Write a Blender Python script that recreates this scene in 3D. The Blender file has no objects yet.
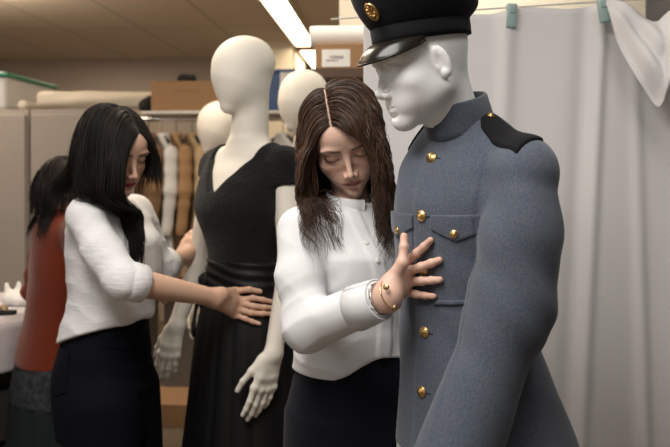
import bpy, bmesh, math, random
import numpy as np
from mathutils import Vector, Matrix
random.seed(7)
RNG = np.random.default_rng(7)
COL = bpy.context.scene.collection
CAM_H, FOC, CX, CY = 1.42, 800.0, 335.0, 175.0

def at(px, py, d):
    """world point seen at a picture position, d metres away"""
    return np.array([(px - CX) * d / FOC, d, CAM_H + (CY - py) * d / FOC])

def nrm(v):
    v = np.asarray(v, float)
    return v / (np.linalg.norm(v) + 1e-12)

# ------------------------------------------------------------------ objects
def tag(o, label=None, cat=None, group=None, kind=None):
    if label: o['label'] = label
    if cat: o['category'] = cat
    if group: o['group'] = group
    if kind: o['kind'] = kind
    return o

def thing(name, loc, label, cat, group=None, rz=0.0):
    o = bpy.data.objects.new(name, None)
    COL.objects.link(o)
    o.location = [float(c) for c in loc]
    o.rotation_euler = (0, 0, rz)
    o.empty_display_size = 0.05
    return tag(o, label, cat, group)

def link_mesh(name, V, F, mat, parent=None, smooth=True, colors=None, label=None):
    """one mesh object; V are world coordinates, moved into the frame of the parent chain"""
    V = np.asarray(V, float)
    off = np.zeros(3)
    p = parent
    rz = 0.0
    while p is not None:
        off += np.array(p.location)
        p = p.parent
    me = bpy.data.meshes.new(name)
    F = [list(map(int, f)) for f in F] if not isinstance(F, np.ndarray) else F.tolist()
    me.from_pydata((V - off).tolist(), [], F)
    me.validate()
    if mat is not None: me.materials.append(mat)
    if smooth: me.polygons.foreach_set('use_smooth', [True] * len(me.polygons))
    if colors is not None:
        ca = me.color_attributes.new('Col', 'FLOAT_COLOR', 'POINT')
        c4 = np.ones((len(V), 4), np.float32)
        c4[:, :3] = colors
        ca.data.foreach_set('color', c4.ravel())
    me.update()
    o = bpy.data.objects.new(name, me)
    COL.objects.link(o)
    if parent is not None: o.parent = parent
    if label: o['label'] = label
    return o

def joinVF(parts):
    Vs, Fs, n = [], [], 0
    for V, F in parts:
        Vs.append(np.asarray(V, float))
        Fs += [[int(i) + n for i in f] for f in F]
        n += len(V)
    return np.concatenate(Vs), Fs

def copy_tree(o, parent=None):
    c = o.copy(); COL.objects.link(c); c.parent = parent
    for ch in [q for q in bpy.data.objects if q.parent == o]:
        copy_tree(ch, c)
    return c

# ------------------------------------------------------------------ distance-field modelling
def smin(a, b, k):
    if k <= 0: return np.minimum(a, b)
    h = np.maximum(k - np.abs(a - b), 0) / k
    return np.minimum(a, b) - h * h * k * 0.25

def smax(a, b, k): return -smin(-a, -b, k)

class Shape:
    def __init__(s): s.ops = []
    def op(s, f, c=None, r=None, k=0.0, kind='u'):
        s.ops.append((f, None if c is None else np.asarray(c, float), r, k, kind)); return s
    # primitives
    def sph(s, c, r, k=0.0, kind='u'):
        c = np.asarray(c, float)
        return s.op(lambda P, b, q: np.linalg.norm(P - c, axis=1) - r, c, r, k, kind)
    def ell(s, c, r, k=0.0, kind='u', R=None):
        c = np.asarray(c, float); r = np.asarray(r, float)
        def f(P, b, q):
            Q = P - c
            if R is not None: Q = Q @ R
            k0 = np.linalg.norm(Q / r, axis=1); k1 = np.linalg.norm(Q / (r * r), axis=1) + 1e-9
            return k0 * (k0 - 1) / k1
        return s.op(f, c, float(r.max()), k, kind)
    def rc(s, a, b, ra, rb, k=0.0, kind='u', flat=None):
        """round cone; flat=(axis, factor) squashes it across an axis"""
        a = np.asarray(a, float); b = np.asarray(b, float)
        ba = b - a; L2 = float(ba @ ba) + 1e-12
        if flat is not None: ax, fac = nrm(flat[0]), flat[1]
        def f(P, bb, q):
            pa = P - a
            h = np.clip(pa @ ba / L2, 0, 1)
            D = pa - h[:, None] * ba
            if flat is not None:
                D = D + np.outer(D @ ax, ax) * (1 / fac - 1)
            d = np.linalg.norm(D, axis=1) - (ra + (rb - ra) * h)
            return d * (fac if (flat is not None and fac < 1) else 1)
        return s.op(f, (a + b) / 2, math.sqrt(L2) / 2 + max(ra, rb) * (1.0 if flat is None else max(1, flat[1])), k, kind)
    def chain(s, pts, rad, k=0.0, kind='u', flat=None):
        for i in range(len(pts) - 1):
            s.rc(pts[i], pts[i + 1], rad[i], rad[i + 1], k, kind, flat)
        return s
    def box(s, c, half, rnd=0.0, k=0.0, kind='u', R=None):
        c = np.asarray(c, float); half = np.asarray(half, float)
        def f(P, b, q):
            Q = P - c
            if R is not None: Q = Q @ R
            Q = np.abs(Q) - half + rnd
            return np.linalg.norm(np.maximum(Q, 0), axis=1) + np.minimum(Q.max(axis=1), 0) - rnd
        return s.op(f, c, float(np.linalg.norm(half)), k, kind)
    def plane(s, p, n, k=0.0, kind='i'):
        """keeps the side the normal points away from"""
        p = np.asarray(p, float); n = nrm(n)
        return s.op(lambda P, b, q: (P - p) @ n, None, None, k, kind)
    def sub(s, shape, frame=None, k=0.0, kind='u', bound=None):
        def f(P, b, q):
            if frame is None: return shape.ev(P, b, q)
            return frame.ev(shape, P, b, q)
        c, r = (bound if bound is not None else (None, None))
        return s.op(f, c, r, k, kind)
    def loft(s, frame, sec, k=0.0, kind='u', n=2.0, capk=0.01):
        """sec rows: z, cx, cy, rx, ry in the frame"""
        sec = np.asarray(sec, float)
        zs = np.linspace(sec[0, 0], sec[-1, 0], 160)
        tab = [pchip(sec[:, 0], sec[:, i], zs) for i in range(1, 5)]
        z0, z1 = sec[0, 0], sec[-1, 0]
        def f(P, b, q):
            Q = frame.loc(P) if frame is not None else P
            z = np.clip(Q[:, 2], z0, z1)
            cx, cy, rx, ry = [np.interp(z, zs, t) for t in tab]
            X = (Q[:, 0] - cx); Y = (Q[:, 1] - cy)
            ax, ay = np.abs(X / rx), np.abs(Y / ry)
            k0 = (ax ** n + ay ** n) ** (1 / n)
            k1 = np.sqrt((X / rx ** 2) ** 2 + (Y / ry ** 2) ** 2) + 1e-6
            kk = np.sqrt(ax ** 2 + ay ** 2) + 1e-9
            d = kk * (k0 - 1) / k1
            d = np.maximum(d, -np.minimum(rx, ry))
            return smax(d, np.maximum(z0 - Q[:, 2], Q[:, 2] - z1), capk)
        if frame is not None:
            mid = frame.w(np.array([[sec[:, 1].mean(), sec[:, 2].mean(), (z0 + z1) / 2]]))[0]; sc = frame.s
        else:
            mid = np.array([sec[:, 1].mean(), sec[:, 2].mean(), (z0 + z1) / 2]); sc = 1
        rr = sc * (math.hypot((z1 - z0) / 2, max(sec[:, 3].max(), sec[:, 4].max()) + np.abs(sec[:, 1:3] - sec[:, 1:3].mean(axis=0)).max()))
        return s.op(f, mid, rr, k, kind)
    def disp(s, f): return s.op(f, None, None, 0, 'd')
    def ev(s, P, bc=None, br=None):
        d = np.full(len(P), 10.0)
        for f, c, r, k, kind in s.ops:
            if bc is not None and c is not None:
                lb = np.linalg.norm(bc - c) - r - br
                if kind == 'u' and lb > 2 * br + k + 0.01: continue
                if kind == 's' and lb > k + 0.004: continue
            if kind == 'd':
                d = d + f(P, d); continue
            v = f(P, bc, br)
            if kind == 'u': d = smin(d, v, k)
            elif kind == 's': d = smax(d, -v, k)
            elif kind == 'i': d = smax(d, v, k)
        return d
    def grad(s, P, e=0.002):
        g = np.stack([s.ev(P + np.eye(3)[i] * e) - s.ev(P - np.eye(3)[i] * e) for i in range(3)], axis=1)
        return g / (np.linalg.norm(g, axis=1, keepdims=True) + 1e-9)

def pchip(x, y, q):
    h = np.diff(x); dl = np.diff(y) / h
    m = np.zeros(len(x)); m[0], m[-1] = dl[0], dl[-1]
    for i in range(1, len(x) - 1):
        if dl[i - 1] * dl[i] > 0:
            w1, w2 = 2 * h[i] + h[i - 1], h[i] + 2 * h[i - 1]
            m[i] = (w1 + w2) / (w1 / dl[i - 1] + w2 / dl[i])
    i = np.clip(np.searchsorted(x, q) - 1, 0, len(x) - 2)
    t = (q - x[i]) / h[i]
    return ((1 + 2 * t) * (1 - t) ** 2 * y[i] + t * (1 - t) ** 2 * h[i] * m[i]
            + t * t * (3 - 2 * t) * y[i + 1] + t * t * (t - 1) * h[i] * m[i + 1])

class Frame:
    """local x = the figure's right, y = forward, z = up"""
    def __init__(s, o, R, sc=1.0):
        s.o = np.asarray(o, float); s.R = np.asarray(R, float); s.s = sc
    def loc(s, P): return (P - s.o) @ s.R / s.s
    def w(s, Q): return s.o + (np.atleast_2d(np.asarray(Q, float)) * s.s) @ s.R.T
    def p(s, *q): return s.w(np.array(q, float))[0]
    def v(s, *q): return np.array(q, float) @ s.R.T
    def ev(s, shape, P, b, q):
        lb = None if b is None else s.loc(b[None])[0]
        return shape.ev(s.loc(P), lb, None if q is None else q / s.s) * s.s

def facing(o, yaw, pitch=0.0, roll=0.0, sc=1.0):
    """yaw in degrees: 0 looks at the camera side (-y), positive turns towards -x; pitch positive nods down; roll positive tips the crown to the figure's right"""
    a = math.radians(yaw)
    f = np.array([-math.sin(a), -math.cos(a), 0]); u = np.array([0, 0, 1.0]); r = np.cross(f, u)
    p = math.radians(pitch); f2 = f * math.cos(p) - u * math.sin(p); u2 = np.cross(r, f2)
    q = math.radians(roll); u3 = u2 * math.cos(q) + r * math.sin(q); r3 = np.cross(f2, u3)
    return Frame(o, np.stack([r3, f2, u3], axis=1), sc)

def polymesh(shape, lo, hi, h, B=16, margin=1.7, smooth=1):
    """surface-nets polygoniser that only visits blocks near the surface"""
    lo = np.asarray(lo, float); hi = np.asarray(hi, float)
    nb = np.maximum(1, np.ceil((hi - lo) / (h * B)).astype(int))
    bi = np.stack(np.meshgrid(*[np.arange(n) for n in nb], indexing='ij'), -1).reshape(-1, 3)
    cen = lo + (bi + 0.5) * B * h
    br = B * h * 0.5 * math.sqrt(3)
    dc = np.concatenate([shape.ev(cen[i:i + 20000]) for i in range(0, len(cen), 20000)])
    bi = bi[np.abs(dc) < br * margin]
    N = nb * B + 2
    def gid(c): return ((c[..., 0] + 1) * N[1] + c[..., 1] + 1) * N[2] + c[..., 2] + 1
    g = np.stack(np.meshgrid(*[np.arange(B + 1)] * 3, indexing='ij'), -1)
    gf = g.reshape(-1, 3)
    ids, pos, quads = [], [], []
    corner = np.array([[i, j, k] for i in (0, 1) for j in (0, 1) for k in (0, 1)])
    edges = [(a, b) for a in range(8) for b in range(a + 1, 8) if np.abs(corner[a] - corner[b]).sum() == 1]
    for b in bi:
        base = b * B
        P = lo + (base + gf) * h
        D = shape.ev(P, lo + (base + B / 2) * h, br).reshape(B + 1, B + 1, B + 1)
        sg = D < 0
        if sg.all() or not sg.any(): continue
        cs = [sg[c[0]:B + c[0], c[1]:B + c[1], c[2]:B + c[2]] for c in corner]
        cnt = sum(c.astype(np.int8) for c in cs)
        act = np.argwhere((cnt > 0) & (cnt < 8))
        if len(act) == 0: continue
        dv = np.stack([D[act[:, 0] + c[0], act[:, 1] + c[1], act[:, 2] + c[2]] for c in corner], 1)
        acc = np.zeros((len(act), 3)); n = np.zeros(len(act))
        for e0, e1 in edges:
            a0, a1 = dv[:, e0], dv[:, e1]
            m = (a0 < 0) != (a1 < 0)
            t = np.where(m, a0 / (a0 - a1 + 1e-20), 0)
            q = corner[e0] + t[:, None] * (corner[e1] - corner[e0])
            acc += q * m[:, None]; n += m
        ids.append(gid(base + act)); pos.append(lo + (base + act + acc / n[:, None]) * h)
        for ax in range(3):
            o = np.zeros(3, int); o[ax] = 1
            s0 = sg[:B, :B, :B]; s1 = sg[o[0]:B + o[0], o[1]:B + o[1], o[2]:B + o[2]]
            ch = np.argwhere(s0 != s1)
            if len(ch) == 0: continue
            flip = s0[ch[:, 0], ch[:, 1], ch[:, 2]]
            u, v = (ax + 1) % 3, (ax + 2) % 3
            eu = np.zeros(3, int); eu[u] = 1; ev_ = np.zeros(3, int); ev_[v] = 1
            c = base + ch
            q = np.stack([gid(c - eu - ev_), gid(c - ev_), gid(c), gid(c - eu)], 1)
            q[~flip] = q[~flip][:, ::-1]
            quads.append(q)
    if not ids: return np.zeros((0, 3)), np.zeros((0, 4), int)
    ids = np.concatenate(ids); pos = np.concatenate(pos); quads = np.concatenate(quads)
    order = np.argsort(ids); ids = ids[order]; pos = pos[order]
    ix = np.searchsorted(ids, quads); ix = np.clip(ix, 0, len(ids) - 1)
    ok = (ids[ix] == quads).all(axis=1)
    F = ix[ok]
    for _ in range(smooth):
        A = np.zeros_like(pos); n = np.zeros(len(pos))
        for i in range(4):
            for j in ((i + 1) % 4, (i + 3) % 4):
                A += np.stack([np.bincount(F[:, i], pos[F[:, j], c], len(pos)) for c in range(3)], 1)
                n += np.bincount(F[:, i], minlength=len(pos))
        m = n > 0
        pos[m] = pos[m] * 0.5 + 0.5 * A[m] / n[m][:, None]
    return pos, F

def polysd(X, Y, poly):
    """signed distance to a 2-D polygon"""
    poly = np.asarray(poly, float); n = len(poly)
    d = np.full(X.shape, 1e9); s = np.ones(X.shape)
    for i in range(n):
        a, b = poly[i], poly[i - 1]
        ex, ey = b - a; wx, wy = X - a[0], Y - a[1]
        t = np.clip((wx * ex + wy * ey) / (ex * ex + ey * ey + 1e-12), 0, 1)
        d = np.minimum(d, (wx - ex * t) ** 2 + (wy - ey * t) ** 2)
        c1 = Y >= a[1]; c2 = Y < b[1]; c3 = ex * wy > ey * wx
        s = np.where((c1 & c2 & c3) | (~c1 & ~c2 & ~c3), -s, s)
    return s * np.sqrt(d)

def patch(base, frame, poly, up, down, side=1, axes=(0, 2), depth_axis=1, dmin=0.0):
    """a piece of cloth lying on a shape: polygon in two axes of the frame, on its front (side=1) or back"""
    s = Shape()
    poly = np.asarray(poly, float)
    lo, hi = poly.min(0), poly.max(0)
    def f(P, b, q):
        Q = frame.loc(P)
        d = base.ev(P, b, q)
        r = polysd(Q[:, axes[0]], Q[:, axes[1]], poly)
        v = np.maximum(np.maximum(d - up, -d - down), r)
        return np.maximum(v, dmin - side * Q[:, depth_axis])
    return s.op(f)

def fbm(P, f, seed=0, oct=3):
    """cheap smooth noise from warped sines, about -1..1"""
    r = np.random.default_rng(seed)
    out = np.zeros(len(P)); a = 1.0; tot = 0
    for o in range(oct):
        M = r.normal(size=(3, 3)); M /= np.linalg.norm(M, axis=0)
        ph = r.uniform(0, 6.28, 3)
        Q = P @ M * f
        out += a * (np.sin(Q[:, 0] + ph[0] + 1.3 * np.sin(Q[:, 1] + ph[1])) * np.cos(Q[:, 2] * 0.8 + ph[2]))
        tot += a; a *= 0.5; f *= 2.1
    return out / tot

# ------------------------------------------------------------------ plain mesh pieces
def tube(pts, rad, n=8, cap=True, up=(0, 0, 1), flat=1.0):
    pts = np.asarray(pts, float); m = len(pts)
    rad = np.broadcast_to(np.asarray(rad, float), (m,))
    T = np.gradient(pts, axis=0); T /= np.linalg.norm(T, axis=1, keepdims=True) + 1e-12
    u = np.asarray(up, float)
    if abs(T[0] @ u) > 0.95: u = np.array([1.0, 0, 0])
    V, N = [], None
    for i in range(m):
        N = u if N is None else N
        N = N - T[i] * (N @ T[i]); N /= np.linalg.norm(N) + 1e-12
        Bn = np.cross(T[i], N)
        a = np.arange(n) * 2 * math.pi / n
        V.append(pts[i] + rad[i] * (np.cos(a)[:, None] * N * flat + np.sin(a)[:, None] * Bn))
    V = np.concatenate(V)
    F = [[i * n + j, i * n + (j + 1) % n, (i + 1) * n + (j + 1) % n, (i + 1) * n + j] for i in range(m - 1) for j in range(n)]
    if cap:
        F.append(list(range(n - 1, -1, -1))); F.append([(m - 1) * n + j for j in range(n)])
    return V, F

def lathe(prof, n=24, o=(0, 0, 0), R=None, sx=1.0, sy=1.0, close=True):
    """prof rows (r, z) turned about z; R columns are the axes"""
    V = []; m = len(prof)
    for r, z in prof:
        a = np.arange(n) * 2 * math.pi / n
        V.append(np.stack([r * sx * np.cos(a), r * sy * np.sin(a), np.full(n, z)], 1))
    V = np.concatenate(V)
    if R is not None: V = V @ np.asarray(R).T
    V = V + np.asarray(o, float)
    F = [[i * n + j, i * n + (j + 1) % n, (i + 1) * n + (j + 1) % n, (i + 1) * n + j] for i in range(m - 1) for j in range(n)]
    if close:
        F.append(list(range(n - 1, -1, -1))); F.append([(m - 1) * n + j for j in range(n)])
    return V, F

def axes_from(n, up=(0, 0, 1)):
    n = nrm(n); u = np.asarray(up, float)
    if abs(n @ u) > 0.95: u = np.array([0, 1.0, 0])
    x = nrm(np.cross(u, n)); y = np.cross(n, x)
    return np.stack([x, y, n], 1)

def bevbox(lo, hi, bev=0.004, R=None, o=(0, 0, 0)):
    lo = np.asarray(lo, float); hi = np.asarray(hi, float)
    bm = bmesh.new()
    bmesh.ops.create_cube(bm, size=1)
    for v in bm.verts:
        for i in range(3): v.co[i] = lo[i] + (v.co[i] + 0.5) * (hi[i] - lo[i])
    if bev: bmesh.ops.bevel(bm, geom=bm.edges[:], offset=bev, segments=2, profile=0.5, affect='EDGES')
    V = np.array([v.co[:] for v in bm.verts]); bm.verts.index_update()
    F = [[v.index for v in f.verts] for f in bm.faces]; bm.free()
    if R is not None: V = V @ np.asarray(R).T
    return V + np.asarray(o, float), F

# ------------------------------------------------------------------ materials
def mat(name, col, rough=0.6, metal=0.0, bump=None, speck=None, attr=False, sss=0.0, spec=0.5, sheen=0.0, coat=0.0, weave=None, ani=None):
    m = bpy.data.materials.new(name); m.use_nodes = True
    nt = m.node_tree; N = nt.nodes; L = nt.links
    b = N['Principled BSDF']
    b.inputs['Roughness'].default_value = rough
    b.inputs['Metallic'].default_value = metal
    b.inputs['Specular IOR Level'].default_value = spec
    if sheen:
        b.inputs['Sheen Weight'].default_value = sheen; b.inputs['Sheen Roughness'].default_value = 0.5
    if coat: b.inputs['Coat Weight'].default_value = coat; b.inputs['Coat Roughness'].default_value = 0.08
    if sss:
        b.inputs['Subsurface Weight'].default_value = sss
        b.inputs['Subsurface Radius'].default_value = (1.0, 0.35, 0.2)
        b.inputs['Subsurface Scale'].default_value = 0.006
    tc = N.new('ShaderNodeTexCoord')
    src = None
    if attr:
        a = N.new('ShaderNodeVertexColor'); a.layer_name = 'Col'; src = a.outputs['Color']
    if speck:
        col2, scale, amt = speck
        nz = N.new('ShaderNodeTexNoise'); nz.inputs['Scale'].default_value = scale; nz.inputs['Detail'].default_value = 4
        L.new(tc.outputs['Object'], nz.inputs['Vector'])
        mr = N.new('ShaderNodeMapRange'); mr.inputs[1].default_value = 0.38; mr.inputs[2].default_value = 0.66
        mr.inputs[4].default_value = amt
        L.new(nz.outputs['Fac'], mr.inputs[0])
        mx = N.new('ShaderNodeMix'); mx.data_type = 'RGBA'
        L.new(mr.outputs[0], mx.inputs['Factor'])
        if src: L.new(src, mx.inputs['A'])
        else: mx.inputs['A'].default_value = (*col, 1)
        mx.inputs['B'].default_value = (*col2, 1)
        src = mx.outputs['Result']
    if src: L.new(src, b.inputs['Base Color'])
    else: b.inputs['Base Color'].default_value = (*col, 1)
    hgt = None
    if bump:
        scale, strength, dist = bump
        nz = N.new('ShaderNodeTexNoise'); nz.inputs['Scale'].default_value = scale; nz.inputs['Detail'].default_value = 5
        L.new(tc.outputs['Object'], nz.inputs['Vector'])
        if ani:
            mp = N.new('ShaderNodeMapping'); mp.inputs['Scale'].default_value = ani
            L.new(tc.outputs['Object'], mp.inputs['Vector']); L.new(mp.outputs['Vector'], nz.inputs['Vector'])
        bp = N.new('ShaderNodeBump'); bp.inputs['Strength'].default_value = strength; bp.inputs['Distance'].default_value = dist
        L.new(nz.outputs['Fac'], bp.inputs['Height']); L.new(bp.outputs['Normal'], b.inputs['Normal'])
        if weave:
            w = N.new('ShaderNodeTexWave'); w.inputs['Scale'].default_value = weave[0]; w.bands_direction = 'DIAGONAL'
            w.inputs['Distortion'].default_value = 2.0
            L.new(tc.outputs['Object'], w.inputs['Vector'])
            b2 = N.new('ShaderNodeBump'); b2.inputs['Strength'].default_value = weave[1]; b2.inputs['Distance'].default_value = dist
            L.new(w.outputs['Fac'], b2.inputs['Height']); L.new(bp.outputs['Normal'], b2.inputs['Normal'])
            L.new(b2.outputs['Normal'], b.inputs['Normal'])
    return m

def emit(name, col, s):
    m = bpy.data.materials.new(name); m.use_nodes = True
    nt = m.node_tree; nt.nodes.clear()
    e = nt.nodes.new('ShaderNodeEmission'); e.inputs[0].default_value = (*col, 1); e.inputs[1].default_value = s
    o = nt.nodes.new('ShaderNodeOutputMaterial'); nt.links.new(e.outputs[0], o.inputs[0])
    return m
M = {}
M['wool'] = mat('blue_grey_wool', (0.058, 0.083, 0.128), 0.92, spec=0.2, speck=((0.135, 0.128, 0.130), 330, 0.8), bump=(420, 0.35, 0.002), sheen=0.25)
M['black_wool'] = mat('black_wool', (0.006, 0.006, 0.008), 0.9, spec=0.2, bump=(400, 0.3, 0.001), sheen=0.05)
M['brass'] = mat('aged_brass', (0.72, 0.48, 0.20), 0.32, 1.0, bump=(300, 0.25, 0.001))
M['patent'] = mat('black_patent_leather', (0.010, 0.008, 0.006), 0.24, spec=0.22, coat=0.16)
M['plaster'] = mat('matt_white_mannequin', (0.90, 0.90, 0.89), 0.5, spec=0.35)
M['cream'] = mat('cream_mannequin', (0.78, 0.73, 0.64), 0.6, spec=0.3, bump=(160, 0.06, 0.001))
M['skin'] = mat('skin', (0.6, 0.4, 0.3), 0.48, attr=True, sss=0.12, spec=0.4, bump=(500, 0.05, 0.0004))
M['shirt'] = mat('white_cotton', (0.75, 0.75, 0.76), 0.8, spec=0.2, bump=(130, 0.12, 0.001))
M['linen'] = mat('white_crinkled_cotton', (0.78, 0.77, 0.77), 0.85, spec=0.2, bump=(60, 0.5, 0.004), ani=(0.5, 0.5, 2.2))
M['skirt'] = mat('dark_navy_knit', (0.004, 0.005, 0.010), 0.9, spec=0.15, bump=(500, 0.3, 0.001), sheen=0.05)
M['denim'] = mat('dark_indigo_denim', (0.0035, 0.004, 0.008), 0.85, spec=0.12, bump=(500, 0.3, 0.001))
M['velvet'] = mat('black_textured_crepe', (0.009, 0.009, 0.009), 0.95, spec=0.15, bump=(150, 1.0, 0.006), sheen=0.10)
M['satin'] = mat('black_satin', (0.0045, 0.0045, 0.005), 0.55, spec=0.25)
M['rust'] = mat('rust_red_wool', (0.145, 0.021, 0.006), 0.9, spec=0.2, bump=(300, 0.3, 0.001), sheen=0.2)
M['hair_brown'] = mat('brown_hair', (0.05, 0.026, 0.016), 0.42, spec=0.4, attr=True)
M['hair_black'] = mat('black_hair', (0.012, 0.009, 0.008), 0.5, spec=0.2, attr=True)
M['dark'] = mat('dark_trousers', (0.012, 0.013, 0.014), 0.9)
M['gold'] = mat('gold', (0.9, 0.62, 0.28), 0.25, 1.0)
M['silver'] = mat('silver', (0.75, 0.74, 0.72), 0.3, 1.0)
M['thread'] = mat('dark_thread', (0.03, 0.03, 0.035), 0.9)
# ------------------------------------------------------------------ anatomy, in head-local metres (x right, y forward, z up from eye height)
def head_shape(female=True, plain=False, lids=True, ears=True):
    s = Shape()
    j = 0.92 if female else 1.0
    s.ell((0, -0.014 if female else -0.008, 0.030), (0.0735, 0.094 if female else 0.087, 0.084))
    s.ell((0, 0.032, -0.012), (0.062, 0.060, 0.074), 0.02)
    s.ell((0, 0.050, 0.036), (0.058, 0.042, 0.040), 0.02)                       # forehead
    for x in (-1, 1):
        s.rc((x * 0.050 * j, 0.000, -0.052), (x * 0.012, 0.070, -0.094), 0.018, 0.015, 0.022)     # jaw line
        s.ell((x * 0.040, 0.060, -0.028), (0.021, 0.022, 0.018), 0.018)          # cheekbone
        s.ell((x * 0.043, 0.030, -0.045), (0.021, 0.036, 0.036), 0.022)          # cheek
        s.ell((x * 0.024, 0.066, -0.062), (0.022, 0.022, 0.024), 0.02)           # muzzle side
    s.ell((0, 0.076, -0.064), (0.026, 0.019, 0.024), 0.016)
    s.ell((0, 0.080, -0.096), (0.018, 0.016, 0.015), 0.014)                      # chin
    s.rc((0, 0.02, -0.082), (0, 0.06, -0.090), 0.03, 0.018, 0.02)                # under the jaw
    for x in (-1, 1):
        s.ell((x * 0.033, 0.104, -0.002), (0.021, 0.022, 0.0135), 0.016, 's')    # socket
        s.ell((x * 0.030, 0.081, 0.0185), (0.024, 0.011, 0.0065 if female else 0.008), 0.012)     # brow ridge
        s.sph((x * 0.0315, 0.0745, -0.001), 0.0128, 0.003)                       # eyeball under the lids
        if lids:
            s.ell((x * 0.0315, 0.0765, 0.0015), (0.0150, 0.0130, 0.0105), 0.003)    # upper lid
            s.ell((x * 0.0315, 0.0755, -0.0085), (0.0145, 0.0120, 0.0045), 0.004)   # lower lid
        else:
            s.chain([(x * 0.0195, 0.0850, 0.0005), (x * 0.029, 0.0880, 0.0068), (x * 0.040, 0.0835, 0.0050), (x * 0.046, 0.0760, -0.0010)], [0.0022, 0.0028, 0.0026, 0.002], 0.0025)
            s.chain([(x * 0.0195, 0.0845, -0.0015), (x * 0.030, 0.0860, -0.0085), (x * 0.041, 0.0815, -0.0065), (x * 0.046, 0.0755, -0.0015)], [0.0016, 0.0022, 0.0020, 0.0016], 0.0025)
    w = 0.9 if female else 0.98
    s.rc((0, 0.083, 0.010), (0, 0.108, -0.036), 0.0060 * w, 0.0075 * w, 0.010)   # nose
    s.sph((0, 0.1085, -0.0385), 0.0080 * w, 0.006)
    for x in (-1, 1):
        s.ell((x * 0.0115 * w, 0.0985, -0.0435), (0.0068, 0.0095, 0.0065), 0.005)
        s.ell((x * 0.0060 * w, 0.1045, -0.0500), (0.0030, 0.0045, 0.0025), 0.002, 's')
    s.rc((0, 0.100, -0.049), (0, 0.094, -0.060), 0.0022, 0.002, 0.006, 's')      # philtrum
    for x in (-1, 1):
        s.rc((x * 0.005, 0.0920, -0.0645), (x * 0.0235, 0.0830, -0.0665), 0.0036, 0.0015, 0.004)
        s.rc((x * 0.003, 0.0912, -0.0735), (x * 0.0205, 0.0830, -0.0700), 0.0044, 0.0020, 0.004)
        s.rc((x * 0.000, 0.0995, -0.0688), (x * 0.0255, 0.0850, -0.0668), 0.0016, 0.0016, 0.0025, 's')
    s.ell((0, 0.094, -0.0835), (0.016, 0.006, 0.004), 0.006, 's')                # below the lip
    for x in ((-1, 1) if ears else ()):                                         # ears
        R = np.array(Matrix.Rotation(math.radians(-14), 3, 'X') @ Matrix.Rotation(math.radians(x * 24), 3, 'Z'))
        e = Shape()
        e.ell((0, 0, 0), (0.0075, 0.0175, 0.031))
        e.ell((x * 0.008, 0.002, 0.001), (0.0055, 0.0115, 0.0225), 0.003, 's')
        e.ell((x * 0.001, 0.001, -0.022), (0.0065, 0.010, 0.009), 0.004)
        e.rc((x * 0.003, -0.006, -0.012), (x * 0.0035, -0.004, 0.014), 0.0028, 0.0025, 0.003)
        e.ell((x * 0.003, 0.010, -0.007), (0.003, 0.003, 0.005), 0.003)
        s.sub(e, Frame((x * 0.0745, -0.002 if female else 0.004, -0.010), R, 1.0 if female else 0.97), 0.005, bound=((x * 0.0745, 0, -0.010), 0.045))
    return s

def paint_head(Q, skin, lip=(0.42, 0.13, 0.12), brow=(0.05, 0.03, 0.02), lash=True):
    """own colours of skin, lips, brows and lash lines, plus shade painted on the lids; Q in head-local metres"""
    c = np.tile(np.asarray(skin, float), (len(Q), 1))
    x = np.abs(Q[:, 0]); y = Q[:, 1]; z = Q[:, 2]
    def mix(m, col):
        m = np.clip(m, 0, 1)[:, None]
        c[:] = c * (1 - m) + np.asarray(col) * m
    blush = np.exp(-(((x - 0.040) / 0.02) ** 2 + ((z + 0.034) / 0.018) ** 2)) * (y > 0.03) * 0.40
    mix(blush, (skin[0] * 1.0, skin[1] * 0.72, skin[2] * 0.68))
    nose = np.exp(-((x / 0.014) ** 2 + ((z + 0.042) / 0.012) ** 2)) * (y > 0.09) * 0.22
    mix(nose, (skin[0] * 1.0, skin[1] * 0.72, skin[2] * 0.70))
    lz_ = -0.0692 + 3.5 * x ** 2
    lipd = np.maximum(np.abs(z - lz_) - 0.0074 * (1 - (x / 0.028) ** 2), x - 0.0255)
    mix(1 - np.clip(lipd / 0.0022 + 0.5, 0, 1), np.asarray(lip)) if True else None
    c[(y < 0.07) & (z < -0.055)] = c[(y < 0.07) & (z < -0.055)]
    mix((np.abs(z + 0.0690 - 3.5 * x ** 2) < 0.0012) * (x < 0.025) * (y > 0.075) * 0.7, (lip[0] * 0.35, lip[1] * 0.3, lip[2] * 0.3))
    bz = 0.0160 + 0.20 * np.clip(x - 0.012, 0, 0.026) - 0.22 * np.clip(x - 0.040, 0, 1)
    bd = np.abs(z - bz) - 0.0027 * np.clip((0.060 - x) / 0.03, 0, 1) - 0.0004
    mix((1 - np.clip(bd / 0.0018 + 0.4, 0, 1)) * (x > 0.011) * (x < 0.053) * (y > 0.05) * 0.85, brow)
    if lash:
        lz = -0.0065 - 9.0 * (x - 0.0315) ** 2 * -1
        ld = np.abs(z - (-0.0072 + 14.0 * (x - 0.0315) ** 2)) - 0.0020
        mix((1 - np.clip(ld / 0.0012 + 0.4, 0, 1)) * (np.abs(x - 0.0325) < 0.0155) * (y > 0.06) * 0.9, (0.02, 0.013, 0.01))
        sh = np.exp(-(((x - 0.032) / 0.016) ** 2 + ((z - 0.004) / 0.006) ** 2)) * (y > 0.05) * 0.38  # shade painted into the skin over the upper lids
        mix(sh, (skin[0] * 0.7, skin[1] * 0.6, skin[2] * 0.55))
    return c

def finger_shape(pts, r0, r1, k=0.002):
    s = Shape()
    n = len(pts) - 1
    for i in range(n):
        a = r0 + (r1 - r0) * i / n; b = r0 + (r1 - r0) * (i + 1) / n
        s.rc(pts[i], pts[i + 1], a, b, k)
    for i in range(1, n):
        s.sph(pts[i], (r0 + (r1 - r0) * i / n) * 1.07, 0.003)
    return s

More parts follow.
